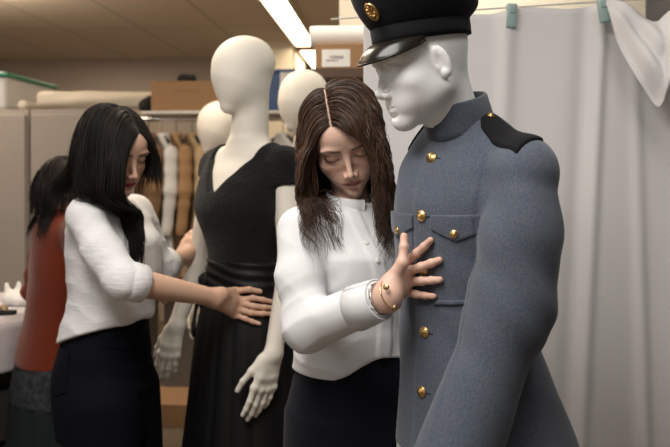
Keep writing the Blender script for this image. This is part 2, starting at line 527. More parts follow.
def hand_shape(wrist, elbow_dir, fingers, thumb, back_n, r_wrist=0.026, rf=0.0083, tip=0.0064, palm_t=0.6, rt=0.0095):
    """fingers: four lists [mcp, pip, dip, tip]; thumb: [cmc, mcp, ip, tip]; world points. A palm, five separate fingers."""
    s = Shape()
    wrist = np.asarray(wrist, float)
    mcps = [np.asarray(f[0], float) for f in fingers]
    palm = Shape()
    for i, m in enumerate(mcps):
        root = wrist + 0.35 * (m - mcps[1]) * 0.8
        palm.rc(root, m, 0.015, 0.0105, 0.014, flat=(back_n, 0.85))
    for i in range(3):
        palm.rc(mcps[i], mcps[i + 1], 0.0095, 0.0095, 0.006)
        mid0 = (wrist + mcps[i] * 2) / 3; mid1 = (wrist + mcps[i + 1] * 2) / 3
        palm.rc(mid0, mid1, 0.0105, 0.0105, 0.010)
    palm.rc(thumb[0], thumb[1], 0.0145, 0.0115, 0.014)
    palm.rc(thumb[0], (wrist + mcps[0] * 2) / 3, 0.013, 0.010, 0.014)
    for m in mcps: palm.sph(m + np.asarray(back_n) * 0.002, 0.0095, 0.004)
    fs = Shape()
    for i, f in enumerate(fingers):
        sc = (0.98, 1.02, 0.98, 0.86)[i]
        fs.sub(finger_shape([np.asarray(q, float) for q in f], rf * sc * 1.06, tip * sc), None, 0.0)
    tb = finger_shape([np.asarray(q, float) for q in thumb[1:]], rt, 0.0073)
    fs.sub(tb, None, 0.0)
    s.sub(palm); s.sub(fs, None, 0.007)
    return s

def nails(fingers, thumb, normals, r=0.0058):
    """nail plates as flattened ellipsoids at the finger tips"""
    out = []
    for f, n in zip(list(fingers) + [thumb], normals):
        a, b = np.asarray(f[-2], float), np.asarray(f[-1], float)
        t = nrm(b - a); n = nrm(np.asarray(n) - t * (np.asarray(n) @ t)); x = np.cross(t, n)
        c = b - t * 0.002 + n * 0.0052
        V, F = lathe([(0.0001, -0.0012), (0.7, -0.0006), (1, 0), (0.8, 0.0007), (0.0001, 0.0011)], 12)
        V[:, 0] *= r * 0.78; V[:, 1] *= r
        out.append((V @ np.stack([x, t, n], 0) + c, F))
    return out

def ray_hit(shape, px, py, d0=0.9, d1=2.6):
    """first point of a shape met when looking from the camera height through a picture position"""
    a = at(px, py, 1.0) - np.array([0, 0, CAM_H]); a = nrm(a)
    t = d0
    for _ in range(200):
        P = np.array([[0, 0, CAM_H]]) + a * t
        d = float(shape.ev(P)[0])
        if d < 0.0004 or t > d1: break
        t += d * 0.7
    return (np.array([0, 0, CAM_H]) + a * t)

def snap(shape, p, off=0.0, it=6):
    p = np.asarray(p, float)[None].copy()
    for _ in range(it):
        p -= shape.grad(p) * (shape.ev(p) - off)[:, None] * 0.9
    return p[0]

# ------------------------------------------------------------------ hair: combed strands that slide over the head and shoulders
def comb(shape, roots, dirs, length, off, stiff=0.82, step=0.008, grav=(0, 0, -1), wind=None, fix=None, cling=0.10, clingmask=None):
    P = np.asarray(roots, float).copy(); D = np.asarray(dirs, float).copy()
    D /= np.linalg.norm(D, axis=1, keepdims=True) + 1e-9
    off = np.broadcast_to(off, (len(P),))
    g = np.asarray(grav, float)
    n = int(np.max(length) / step)
    out = [P.copy()]
    for i in range(n):
        st = stiff if np.isscalar(stiff) else stiff
        gg = g if wind is None else wind(P, i * step)
        D = D * st + gg * (1 - st)
        D /= np.linalg.norm(D, axis=1, keepdims=True) + 1e-9
        Pn = P + D * step
        oe = off * min(1.0, 0.35 + i * step / 0.10)
        for _ in range(2):
            d = shape.ev(Pn)
            m = (d < oe) | ((i * step < cling) & (True if clingmask is None else clingmask(Pn)))
            if m.any():
                k_ = 1.0 if _ == 0 else 0.6
                Pn[m] += shape.grad(Pn[m], 0.004) * (np.clip(oe[m] - d[m], -0.02, 1) * k_)[:, None]
        if fix is not None: Pn = fix(Pn, i * step)
        D = (Pn - P) / step
        D /= np.linalg.norm(D, axis=1, keepdims=True) + 1e-9
        P = Pn
        out.append(P.copy())
    out = np.stack(out, 1)
    L = np.broadcast_to(length, (len(P),))
    m = out.shape[1]
    res = []
    for i in range(len(P)):     # resample every strand to its own length
        k = max(4, min(m, int(L[i] / step)))
        res.append(out[i, :k])
    return res

def strands(paths, rad, cols, wave=0.0, wl=0.09, sides=3, seed=1, tip=0.25, flat=0.55, nclump=90, conv=0.5):
    """tubes along the paths, drawn together into locks that wave as one, joined into one mesh; cols (n,3)"""
    r = np.random.default_rng(seed)
    n = len(paths)
    mid = np.array([p[min(len(p) - 1, int(len(p) * .45))] for p in paths])
    cen = r.choice(n, min(nclump, n), replace=False)
    own = np.concatenate([np.argmin(((mid[k:k + 500, None, :] - mid[cen][None]) ** 2).sum(-1), axis=1) for k in range(0, n, 500)])
    cph = r.uniform(0, 6.28, len(cen)); cwl = r.uniform(0.8, 1.25, len(cen)) * wl; cax = nrm_rows(r.normal(size=(len(cen), 3)))
    cb = r.uniform(0.75, 1.25, len(cen))
    Vs, Fs, Cs, n0 = [], [], [], 0
    an = np.arange(sides) * 2 * math.pi / sides
    for i, p in enumerate(paths):
        c = own[i]; lead = paths[cen[c]]
        m = len(p); t = np.linspace(0, 1, m)
        j = np.minimum(np.arange(m), len(lead) - 1)
        pull = (conv * r.uniform(0.4, 1.0) * np.clip(t * 1.3 - 0.25, 0, 1) ** 1.2)[:, None]
        pull = pull * np.clip(1.6 - np.linalg.norm(lead[j] - p, axis=1) / 0.03, 0, 1)[:, None] * (np.arange(m) < len(lead))[:, None]
        q = p + (lead[j] - p) * pull if i != cen[c] else p.copy()
        for _ in range(3): q[1:-1] = (q[:-2] + q[1:-1] * 2 + q[2:]) / 4
        T = nrm_rows(np.gradient(q, axis=0))
        a1 = nrm_rows(np.cross(T, cax[c])); a2 = np.cross(T, a1)
        s = np.arange(m) * np.linalg.norm(p[1] - p[0])
        w = wave * np.clip(t * 1.5 - 0.4, 0, 1)
        ph = cph[c] + r.normal() * 0.4
        q = q + (w * np.sin(s / cwl[c] * 6.28 + ph))[:, None] * a1 + (0.6 * w * np.cos(s / cwl[c] * 6.28 + ph * 1.3))[:, None] * a2
        rr = rad * r.uniform(0.7, 1.3) * np.minimum(1, (1 - t) / 0.45 * (1 - tip) + tip) * np.minimum(1, t * 8 + 0.35)
        u = nrm(r.normal(size=3)); N = nrm_rows(u - T * (T @ u)[:, None]); Bn = np.cross(T, N)
        V = q[:, None, :] + rr[:, None, None] * (np.cos(an)[None, :, None] * N[:, None, :] * flat + np.sin(an)[None, :, None] * Bn[:, None, :])
        k0 = n0 + (np.arange(m - 1) * sides)[:, None]; jj = np.arange(sides)[None]; j2 = (jj + 1) % sides
        Fs.append(np.stack([k0 + jj, k0 + j2, k0 + sides + j2, k0 + sides + jj], -1).reshape(-1, 4))
        Vs.append(V.reshape(-1, 3)); n0 += m * sides
        Cs.append(np.tile(cols[i] * cb[c], (m * sides, 1)))
    return np.concatenate(Vs), np.concatenate(Fs), np.concatenate(Cs)

def nrm_rows(A): return A / (np.linalg.norm(A, axis=-1, keepdims=True) + 1e-9)

def grow_hair(V, H, scalp_fn, N, partx, guardshape, length, offs, seed, back=0.35, spread=0.9, lift=0.25, stiff=.84, down=0.35, fixf=None, step=0.008, cling=0.10):
    r = np.random.default_rng(seed)
    Q = H.loc(V)
    ok = np.where((scalp_fn(Q) > 0.002) & ~((Q[:, 1] > -0.062) & (Q[:, 2] < 0.050)))[0]
    pick = r.choice(ok, N)
    pk = ok[(np.abs(Q[ok, 0] - partx) < 0.012) & (Q[ok, 1] > -0.06)]      # extra roots along the parting
    pick = np.concatenate([pick, r.choice(pk, N // 3)])
    q = Q[pick]
    side = np.sign(q[:, 0] - partx); side[side == 0] = 1
    bk = np.clip((-q[:, 1] - 0.02) / 0.06, 0, 1)
    D = np.stack([side * spread * (1 - 0.6 * bk), -back + 0 * side, -down - 0.9 * bk], 1)
    nl = nrm_rows(q - np.array([0, -0.01, 0.02]))
    D = D - nl * (D * nl).sum(1, keepdims=True) + nl * lift
    o = r.uniform(*offs, len(q)); L = length(q, r) if callable(length) else r.uniform(length[0], length[1], len(q))
    fx = None
    globals()['Q0y'] = q[:, 1]
    if fixf is not None: fx = lambda P, s: H.w(fixf(H.loc(P), side, s, o))
    return comb(guardshape, V[pick], D @ H.R.T, L, o, stiff=stiff, fix=fx, step=step, cling=cling, clingmask=lambda P: H.loc(P)[:, 2] > 0.040), q, r

def auto_hand(wrist, d, n, thumb, L=0.18, curl=(10, 18, 14), spread=1.0, tb=None):
    """relaxed hand: d = towards the fingers, n = back of the hand, thumb = towards the thumb"""
    wrist = np.asarray(wrist, float); d = nrm(d); n = nrm(np.asarray(n) - d * (np.asarray(n) @ d)); l = nrm(np.asarray(thumb) - d * (np.asarray(thumb) @ d) - n * (np.asarray(thumb) @ n))
    k = L / 0.18; fs = []
    for i, (off, ln, b0) in enumerate(((.027, .074, .086), (.009, .083, .089), (-.009, .077, .085), (-.025, .060, .078))):
        m = wrist + d * b0 * k + l * off * k; pts = [m]; ang = 0
        for seg, c in zip((.46, .30, .24), curl):
            ang += math.radians(c * (0.85 + 0.12 * i))
            v = d * math.cos(ang) - n * math.sin(ang) + l * (off * 2.2 * spread)
            pts.append(pts[-1] + nrm(v) * ln * seg * k)
        fs.append(pts)
    t0 = wrist + d * .018 * k + l * .020 * k - n * .006 * k
    t1 = wrist + d * .050 * k + l * .038 * k - n * .012 * k
    t2 = t1 + nrm(d * .85 + l * .32 - n * .28) * .033 * k
    t3 = t2 + nrm(d * .95 + l * .10 - n * .30) * .027 * k
    return fs, [t0, t1, t2, t3], n
# ------------------------------------------------------------------ the room (its long axis leans a little to the right of the view)
YR = nrm([0.075, 1, 0]); XR = np.array([YR[1], -YR[0], 0.0])
ROOM_R = np.stack([XR, YR, [0, 0, 1.0]], 1)
CEIL = 2.55
def rm(x, y, z): return XR * x + YR * y + np.array([0, 0, z])

def room_box(name, lo, hi, m, parent=None, bev=0.0, kind=None, label=None):
    V, F = bevbox(lo, hi, bev, ROOM_R)
    o = link_mesh(name, V, F, m, parent, smooth=False, label=label)
    if kind: o['kind'] = kind
    return o

def tile_mat(name, col, seam, size, w=0.012):
    m = mat(name, col, 0.9, spec=0.1)
    nt = m.node_tree; N = nt.nodes; L = nt.links
    tc = N.new('ShaderNodeTexCoord'); mp = N.new('ShaderNodeMapping')
    mp.inputs['Rotation'].default_value = (0, 0, math.atan(0.075))
    mp.inputs['Location'].default_value = (0.12, 0.1, 0)
    br = N.new('ShaderNodeTexBrick'); br.offset = 0.0
    br.inputs['Scale'].default_value = 1.0
    br.inputs['Brick Width'].default_value = size[0]; br.inputs['Row Height'].default_value = size[1]
    br.inputs['Mortar Size'].default_value = w; br.inputs['Mortar Smooth'].default_value = 0.2
    br.inputs['Color1'].default_value = (*col, 1); br.inputs['Color2'].default_value = (col[0] * .96, col[1] * .96, col[2] * .95, 1)
    br.inputs['Mortar'].default_value = (*seam, 1)
    L.new(tc.outputs['Object'], mp.inputs['Vector']); L.new(mp.outputs['Vector'], br.inputs['Vector'])
    L.new(br.outputs['Color'], N['Principled BSDF'].inputs['Base Color'])
    return m

M['wall'] = mat('warm_grey_paint', (0.46, 0.40, 0.35), 0.85, bump=(60, 0.08, 0.002))
M['wall_cream'] = mat('cream_paint', (0.78, 0.72, 0.60), 0.85, bump=(60, 0.08, 0.002))
M['wall_grey'] = mat('grey_paint', (0.075, 0.075, 0.078), 0.85)
M['floor'] = tile_mat('floor_tiles', (0.20, 0.16, 0.12), (0.10, 0.08, 0.06), (0.3, 0.3), 0.006)
M['ceil'] = tile_mat('ceiling_tiles', (0.58, 0.51, 0.43), (0.42, 0.36, 0.30), (0.61, 1.22), 0.014)
M['sheet'] = mat('white_muslin', (0.74, 0.715, 0.71), 0.9, spec=0.15, bump=(500, 0.12, 0.001))
M['housing'] = mat('lamp_housing', (0.45, 0.38, 0.30), 0.6)

room_box('floor', (-6, -1.6, -0.1), (3.2, 10.2, 0.0), M['floor'], kind='structure')
room_box('ceiling', (-6, -1.6, CEIL), (3.2, 10.2, CEIL + 0.1), M['ceil'], kind='structure')
room_box('wall_left', (-6.1, -1.6, 0), (-6.0, 10.2, CEIL), M['wall'], kind='structure')
room_box('wall_back', (-6, 7.62, 0), (-1.05, 7.75, CEIL), M['wall'], kind='structure')
room_box('wall_alcove', (-1.05, 9.6, 0), (-.24, 9.7, CEIL), M['wall_cream'], kind='structure')
room_box('wall_column', (-1.35, 6.72, 0), (-0.87, 7.7, CEIL), M['wall_cream'], kind='structure')
room_box('wall_behind_sheet', (-0.24, 3.45, 0), (1.05, 3.55, CEIL), M['wall_cream'], kind='structure')
room_box('wall_partition', (-0.24, 3.55, 0), (-0.14, 9.7, CEIL), M['wall'], kind='structure')
room_box('wall_right', (1.05, -1.6, 0), (1.15, 3.55, CEIL), M['wall_grey'], kind='structure')
room_box('wall_front', (-6, -1.7, 0), (3.2, -1.6, CEIL), M['wall'], kind='structure')

# ceiling lights, a row of fluorescent fittings running down the room
def fitting(y0, y1, power, label, x=-0.755, col=(1.0, 0.80, 0.55)):
    c = rm(x, (y0 + y1) / 2, CEIL)
    t = thing('ceiling_light', c, label, 'ceiling light', 'fluorescent ceiling lights')
    w = 0.078
    V1, F1 = joinVF([bevbox((x - w - 0.03, y0, CEIL - 0.045), (x - w, y1, CEIL - 0.001), 0.004, ROOM_R),
                     bevbox((x + w, y0, CEIL - 0.045), (x + w + 0.03, y1, CEIL - 0.001), 0.004, ROOM_R),
                     bevbox((x - w, y0, CEIL - 0.045), (x + w, y0 + 0.03, CEIL - 0.001), 0.004, ROOM_R),
                     bevbox((x - w, y1 - 0.03, CEIL - 0.045), (x + w, y1, CEIL - 0.001), 0.004, ROOM_R)])
    link_mesh('housing', V1, F1, M['housing'], t, smooth=False)
    V, F = bevbox((x - w, y0 + 0.03, CEIL - 0.038), (x + w, y1 - 0.03, CEIL - 0.004), 0.006, ROOM_R)
    link_mesh('diffuser', V, F, emit('lit_diffuser', col, power), t, smooth=False)
    return t
fitting(4.45, 6.75, 14, 'lit fluorescent ceiling light, the long one above the mannequin heads')
fitting(6.95, 8.30, 14, 'short lit ceiling light seen beyond the column, behind the longer one')

def lamp(name, c, sx, sy, e, col, aim=(0, 0, -1)):
    l = bpy.data.lights.new(name, 'AREA'); l.shape = 'RECTANGLE'; l.size = sx; l.size_y = sy; l.energy = e; l.color = col
    o = bpy.data.objects.new(name, l); COL.objects.link(o); o.location = [float(v) for v in c]
    o.rotation_euler = Vector([float(v) for v in aim]).to_track_quat('-Z', 'Y').to_euler()
    return o
# ------------------------------------------------------------------ the uniformed mannequin
TM = facing((0.259, 1.60, 0), 45)                       # torso frame, standing on the floor
HM = facing(at(424, 61, 1.545), 72, 16, 0, 1.05)          # head frame
mm = thing('mannequin', (0.259, 1.60, 0), 'white male mannequin with a carved face wearing the peaked cap and grey coat', 'mannequin', 'mannequins')
ms = Shape()
hs = head_shape(False, lids=False)
ms.sub(hs, HM, 0.0, bound=(HM.p(0, 0, 0), 0.15))
ms.rc(HM.p(0, -0.020, -0.030), TM.p(0, 0.022, 1.50), 0.052, 0.054, 0.03)
ms.rc(HM.p(0, -0.026, 0.0), TM.p(0, 0.0, 1.46), 0.046, 0.052, 0.02)
ms.loft(TM, [(0.84, 0, 0, .135, .095), (1.0, 0, 0, .135, .095), (1.1, 0, 0, .12, .085), (1.25, 0, 0, .13, .09), (1.36, 0, 0, .14, .09), (1.46, 0, 0, .08, .06), (1.50, 0, 0, .055, .05)], 0.03)
for s_ in (-1, 1):
    ms.chain([TM.p(s_ * .08, 0, .86), TM.p(s_ * .09, .01, .48), TM.p(s_ * .09, -.01, .08)], [.075, .052, .036], 0.02)
    ms.rc(TM.p(s_ * .09, -.03, .04), TM.p(s_ * .10, .14, .03), .036, .028, 0.02)
HW_ = TM.p(.112, .015, .905)
fs_, tb_, nn_ = auto_hand(HW_, (-.02, -.02, -1), TM.v(1, .2, 0), TM.v(0, 1, 0), .19)
ms.sub(hand_shape(HW_, None, fs_, tb_, nn_), None, .006, bound=(HW_ - np.array([0, 0, .09]), .16))
ms.rc(HW_ + np.array([0, 0, .09]), HW_, .028, .024, .01)
V, F = polymesh(ms, (-0.1, 1.2, -0.01), (0.62, 1.95, 1.42), 0.006)
F = F[V[F][:, :, 2].max(1) < 1.43]
V2, F2 = polymesh(ms, HM.o - [.16, .16, .24], HM.o + [.16, .16, .18], 0.0022)
Qh = HM.loc(V2)                                          # a short, upright skull
Qh[:, 1] = np.where(Qh[:, 1] > 0, Qh[:, 1] * 0.935, Qh[:, 1] * 0.95)
V2 = HM.w(Qh)
link_mesh('body', *joinVF([(V, F), (V2, F2)]), M['plaster'], mm)

# the coat
coat = thing('uniform_coat', (0.259, 1.60, 0.86), 'blue grey wool uniform coat with brass buttons and a stand collar', 'coat')
ARM_S, ARM_E, ARM_W = np.array([0.346, 1.462, 1.430]), at(511, 306, 1.44), at(449, 476, 1.39)
cs = Shape()
cs.loft(TM, [(0.80, -.050, -.03, .190, .190), (0.90, -.034, -.022, .172, .164), (1.02, -.022, -.004, .147, .136), (1.12, -.002, 0, .132, .126),
             (1.25, 0, 0, .129, .131), (1.35, 0, 0.002, .133, .131), (1.425, 0, -.004, .132, .118), (1.485, 0, -.010, .108, .092), (1.522, 0, -.002, .076, .068), (1.545, 0, 0.006, .05, .05)], 0, n=2.3)
tors_ = Shape(); tors_.ops += cs.ops
# shoulders and near sleeve
cs.rc(TM.p(0.02, -.012, 1.488), TM.p(-0.146, .012, 1.436), 0.046, 0.053, 0.035)
cs.rc(TM.p(-0.02, -.012, 1.478), TM.p(0.092, -.03, 1.425), 0.046, 0.046, 0.05)
arm = Shape()
mid_ = (ARM_S + ARM_E) / 2 + TM.v(-.006, -.004, 0)
cs.rc(ARM_S + np.array([0, 0, -.018]), ARM_S * .6 + mid_ * .4, 0.052, 0.057, 0.045)
arm.chain([ARM_S * .5 + mid_ * .5, mid_, ARM_E], [0.058, 0.062, 0.062], 0.06)
arm.rc(ARM_E, ARM_W, 0.063, 0.071, 0.07)
cs.sub(arm, None, 0.006)
cs.rc(ARM_W, ARM_W + nrm(ARM_W - ARM_E) * 0.06, 0.071, 0.069, 0.0)
# far sleeve, mostly out of sight behind the chest
FS, FE, FW = TM.p(0.092, -.035, 1.405), TM.p(0.082, -.075, 1.13), TM.p(0.06, -0.06, 0.95)
cs.chain([FS, FE, FW], [0.056, 0.050, 0.048], 0.02)
def coat_disp(P, d):
    Q = TM.loc(P)
    front = np.clip((Q[:, 1] - 0.02) / 0.03, 0, 1) * np.clip((1.50 - Q[:, 2]) / 0.03, 0, 1)
    e = 1 / (1 + np.exp(-(0.021 - Q[:, 0]) / 0.0012))            # the left front laps over the right
    lap = -0.0026 * e * front * (Q[:, 0] > -0.10)
    # soft drag lines towards the elbow and under the arm
    q = nrm(ARM_E - ARM_S)
    w = np.exp(-((P - ARM_E) ** 2).sum(1) / 0.016)
    fold = -0.0020 * w * np.sin((P @ nrm([0.75, 0.1, 0.9])) * 95 + 1.5 * fbm(P, 9, 3, 2))
    w2 = np.exp(-((P - TM.p(-.13, .05, 1.33)) ** 2).sum(1) / 0.012)
    fold2 = -0.004 * w2 * np.sin((P @ nrm([0.9, 0, 0.35])) * 80)
    return lap + fold + fold2 + 0.0035 * fbm(P, 14, 5, 2)
cs.disp(coat_disp)
base = Shape().sub(cs)
tors_.disp(coat_disp); torso = Shape().sub(tors_)
hem = Shape().sub(cs); hem.plane((0, 0, 0.888), (0, 0, -1), 0.004)
wend = ARM_W + nrm(ARM_W - ARM_E) * 0.05
hem.rc(wend - nrm(ARM_W - ARM_E) * 0.03, wend + nrm(ARM_W - ARM_E) * 0.06, 0.060, 0.062, 0.002, 's')
V, F = polymesh(hem, (-0.15, 1.1, 0.80), (0.72, 2.02, 1.62), 0.004)
link_mesh('coat_shell', V, F, M['wool'], coat)

# stand collar
CO_b, CO_t = TM.p(0, 0.012, 1.503), TM.p(0, 0.034, 1.570)
def collar():
    n = 60; outer, rows = [], []
    for a in np.linspace(0.0, 2 * math.pi + 0.10, n):
        rows.append(a)
    V = []; F = []
    prof = [(0.0, 0.0), (0.25, 0.0012), (0.6, 0.0012), (0.95, 0.0008), (1.0, -0.001), (1.0, -0.004), (0.5, -0.0045), (0.0, -0.006)]
    for a in rows:
        sx, cy = math.sin(a), math.cos(a)
        for t, off in prof:
            c = CO_b * (1 - t) + CO_t * t
            rx = 0.070 * (1 - t) + 0.0605 * t + off; ry = 0.070 * (1 - t) + 0.066 * t + off
            lean = -0.020 * cy * (1 - t) - 0.019 * cy * t
            g_ = -0.004 * np.clip((0.25 - a) / 0.25, 0, 1)
            V.append(c + TM.v(sx * (rx + g_), cy * (ry + g_), lean))
    m = len(prof)
    for i in range(n - 1):
        for j in range(m):
            F.append([i * m + j, i * m + (j + 1) % m, (i + 1) * m + (j + 1) % m, (i + 1) * m + j])
    F.append(list(range(m))); F.append([(n - 1) * m + j for j in range(m)][::-1])
    return V, F
link_mesh('stand_collar', *collar(), M['wool'], coat)

def coat_piece(name, poly, up, down=0.004, side=1, m='wool', h=0.0022, frame=TM, axes=(0, 2), dax=1, label=None, pad=0.03, parent=None):
    s = patch(torso if dax == 1 else base, frame, poly, up, down, side, axes, dax, 0.0 if dax == 1 else 1.36)
    poly = np.asarray(poly, float)
    # search box: sweep the polygon through the frame
    lo, hi = poly.min(0), poly.max(0)
    pts = []
    for a in (lo[0], hi[0]):
        for b_ in (lo[1], hi[1]):
            for c in ((0.0, 0.2) if dax == 1 else (1.3, 1.56)):
                q = np.zeros(3); q[axes[0]] = a; q[axes[1]] = b_; q[dax] = c * side
                pts.append(frame.w(q[None])[0])
    pts = np.array(pts)
    V, F = polymesh(s, pts.min(0) - pad, pts.max(0) + pad, h, margin=3.0)
    return link_mesh(name, V, F, M[m], parent or coat, label=label)

def dome_button(P, n, r, parent, m='brass', name='button'):
    R = axes_from(n)
    prof = [(0.001, -0.002), (r * .9, -0.002), (r, 0.0), (r * 1.0, r * .14), (r * .93, r * .22), (r * .86, r * .24), (r * .80, r * .30), (r * .55, r * .46), (r * .25, r * .54), (0.001, r * .56)]
    V, F = lathe(prof, 20, P, R)
    e = [(V, F)]
    # raised eagle-like device in the middle
    for ang, L in ((0.5, .5), (math.pi - .5, .5), (-math.pi / 2, .45), (math.pi / 2, .32)):
        a = np.array([0, 0, r * .52]); b_ = np.array([math.cos(ang) * r * L, math.sin(ang) * r * L, r * .47])
        e.append(tube((np.stack([a, (a + b_) / 2 + [0, 0, r * .05], b_])) @ R.T + P, [r * .11, r * .12, r * .04], 6))
    return link_mesh(name, *joinVF(e), M[m], parent)

# two breast pockets with pointed flaps
for sgn in (-1, 1):
    x0, x1 = 0.022, 0.118
    if sgn < 0: fl = [(-x0, 1.345), (-x1, 1.348), (-x1, 1.317), (-(x0 + x1) / 2, 1.298), (-x0, 1.319)]
    else: fl = [(x0, 1.345), (x1, 1.348), (x1, 1.317), ((x0 + x1) / 2, 1.298), (x0, 1.319)]
    bag = [(sgn * (x0 + .004), 1.34), (sgn * (x1 - .004), 1.34), (sgn * (x1 + .002), 1.190), (sgn * (x0 + .004), 1.184)]
    coat_piece('breast_pocket', bag, 0.0022)
    f_ = coat_piece('pocket_flap', fl, 0.0062)
    c = snap(torso, TM.p(sgn * (x0 + x1) / 2, 0.13, 1.312), 0.0065)
    dome_button(c, base.grad(c[None])[0], 0.0078, f_)
# front buttons down the lap edge
for z in (1.478, 1.343, 1.240, 1.124, 1.013, 0.912):
    c = snap(base, TM.p(0.0, 0.14, z), 0.001)
    dome_button(c, nrm(torso.grad(c[None], 0.02)[0] * [1, 1, .5]), 0.0108, coat)
# waist seam welt under the pocket
coat_piece('lower_pocket_welt', [(-0.024, 1.187), (-0.122, 1.194), (-0.122, 1.185), (-0.024, 1.178)], 0.0045)
# buttonhole stitches beside the front buttons
for z in (1.478, 1.343, 1.124, 1.013):
    a = snap(base, TM.p(-0.008, 0.14, z), 0.0008); b_ = snap(base, TM.p(-0.021, 0.14, z - 0.001), 0.0008)
    link_mesh('buttonhole', *tube([a, (a + b_) / 2, b_], 0.0011, 6), M['thread'], coat, label='dark stitched buttonhole')
# shoulder straps
for sgn in (-1, 1):
    if sgn < 0: poly = [(-0.066, 0.040), (-0.074, 0.050), (-0.168, 0.076), (-0.184, 0.010), (-0.080, -0.004), (-0.068, 0.006)]
    else: poly = [(0.066, 0.040), (0.072, 0.048), (0.112, 0.044), (0.112, -0.012), (0.074, -0.004), (0.068, 0.006)]
    e = coat_piece('shoulder_strap', poly, 0.0050, side=1, m='black_wool', axes=(0, 1), dax=2, label='black cloth shoulder strap')
    c = snap(base, TM.p(sgn * 0.080, 0.022 if sgn < 0 else 0.004, 1.54), 0.006)
    dome_button(c, base.grad(c[None])[0], 0.0072, e)

# the cap
CA = Frame(HM.p(0, -0.008, 0.048), facing((0, 0, 0), 62, 9).R, 1.0)
cap = thing('peaked_cap', CA.o, 'black military peaked cap with glossy visor and gold badge', 'cap')
def cap_ring(t_prof, n=64, sx=0.0865, sy=0.1000):
    V, F = lathe([(r, z) for r, z in t_prof], n, (0, 0, 0), None, sx, sy)
    return V, F
V, F = cap_ring([(0.94, -0.012), (1.0, -0.012), (1.004, 0.0), (1.006, 0.020), (0.96, 0.021), (0.94, 0.01)])
link_mesh('cap_band', CA.w(V), F, M['black_wool'], cap)
# crown: flares out over the band, higher at the front
prof = [(0.97, 0.017), (1.002, 0.019), (1.06, 0.026), (1.15, 0.038), (1.225, 0.052), (1.26, 0.064), (1.265, 0.074), (1.235, 0.084), (1.10, 0.092), (0.8, 0.097), (0.4, 0.099), (0.001, 0.099)]
V, F = cap_ring(prof)
tt = np.clip((V[:, 2] - 0.020) / 0.05, 0, 1)
V[:, 2] += tt * (0.020 * V[:, 1] / 0.1)
V[:, 1] += tt * 0.006
link_mesh('cap_crown', CA.w(V), F, M['black_wool'], cap)
V, F = tube([(0.0868 * 1.248 * math.cos(a), 0.1035 * 1.248 * math.sin(a) + .006, 0.0815 + 0.020 * 1.248 * math.sin(a)) for a in np.linspace(0, 6.2832, 65)], 0.0022, 6, False)
link_mesh('crown_piping', CA.w(V), F, M['black_wool'], cap)
# visor: a crescent that dips forward
def visor():
    V, F = [], []; n = 40
    for lay, th in ((0, 0.0), (1, -0.0028)):
        for a in np.linspace(math.radians(27), math.radians(153), n):
            w_ = math.sin((a - math.radians(27)) / math.radians(126) * math.pi) ** 0.75
            for t in np.linspace(0, 1, 9):
                r = 1.0 + 0.0 * t
                x = 0.0868 * math.cos(a) * (1 + 0.10 * t * w_); y = 0.1035 * math.sin(a) + 0.037 * w_ * t
                z = -0.009 - 0.036 * t * w_ - 0.010 * (math.cos(a) ** 2) * t + 0.006 * math.sin(math.pi * t) * w_
                V.append((x, y, z + th))
    m = n * 9
    for i in range(n - 1):
        for j in range(8):
            a = i * 9 + j
            F.append([a, a + 9, a + 10, a + 1]); F.append([m + a, m + a + 1, m + a + 10, m + a + 9])
        a = i * 9 + 8; F.append([a, a + 9, m + a + 9, m + a])
    return np.array(V), F
V, F = visor(); vo = link_mesh('visor', CA.w(V), F, M['patent'], cap, label='glossy black leather visor')
edge = [V[i * 9 + 8] + [0, 0, -0.0012] for i in range(40)]
V, F = tube(edge, 0.0024, 6); link_mesh('visor_edge', CA.w(V), F, M['patent'], vo)
# round badge on the crown front
P = CA.p(-0.024, 0.1175, 0.047); nb = CA.v(-0.18, 0.82, -0.54)
R = axes_from(nb)
bd = [lathe([(0.001, 0), (0.017, 0), (0.0175, 0.002), (0.0155, 0.0045), (0.0135, 0.003), (0.007, 0.004), (0.001, 0.005)], 24, P, R, 0.85, 1.1)]
for a in np.linspace(0, 6.283, 9)[:-1]:
    p0 = np.array([math.cos(a) * .004, math.sin(a) * .005, .004]); p1 = np.array([math.cos(a) * .011, math.sin(a) * .014, .0045])
    bd.append(tube(np.stack([p0, (p0 + p1) / 2 + [0, 0, .001], p1]) @ R.T + P, [.0012, .002, .001], 6))
link_mesh('cap_badge', *joinVF(bd), M['brass'], cap, label='round gold badge')
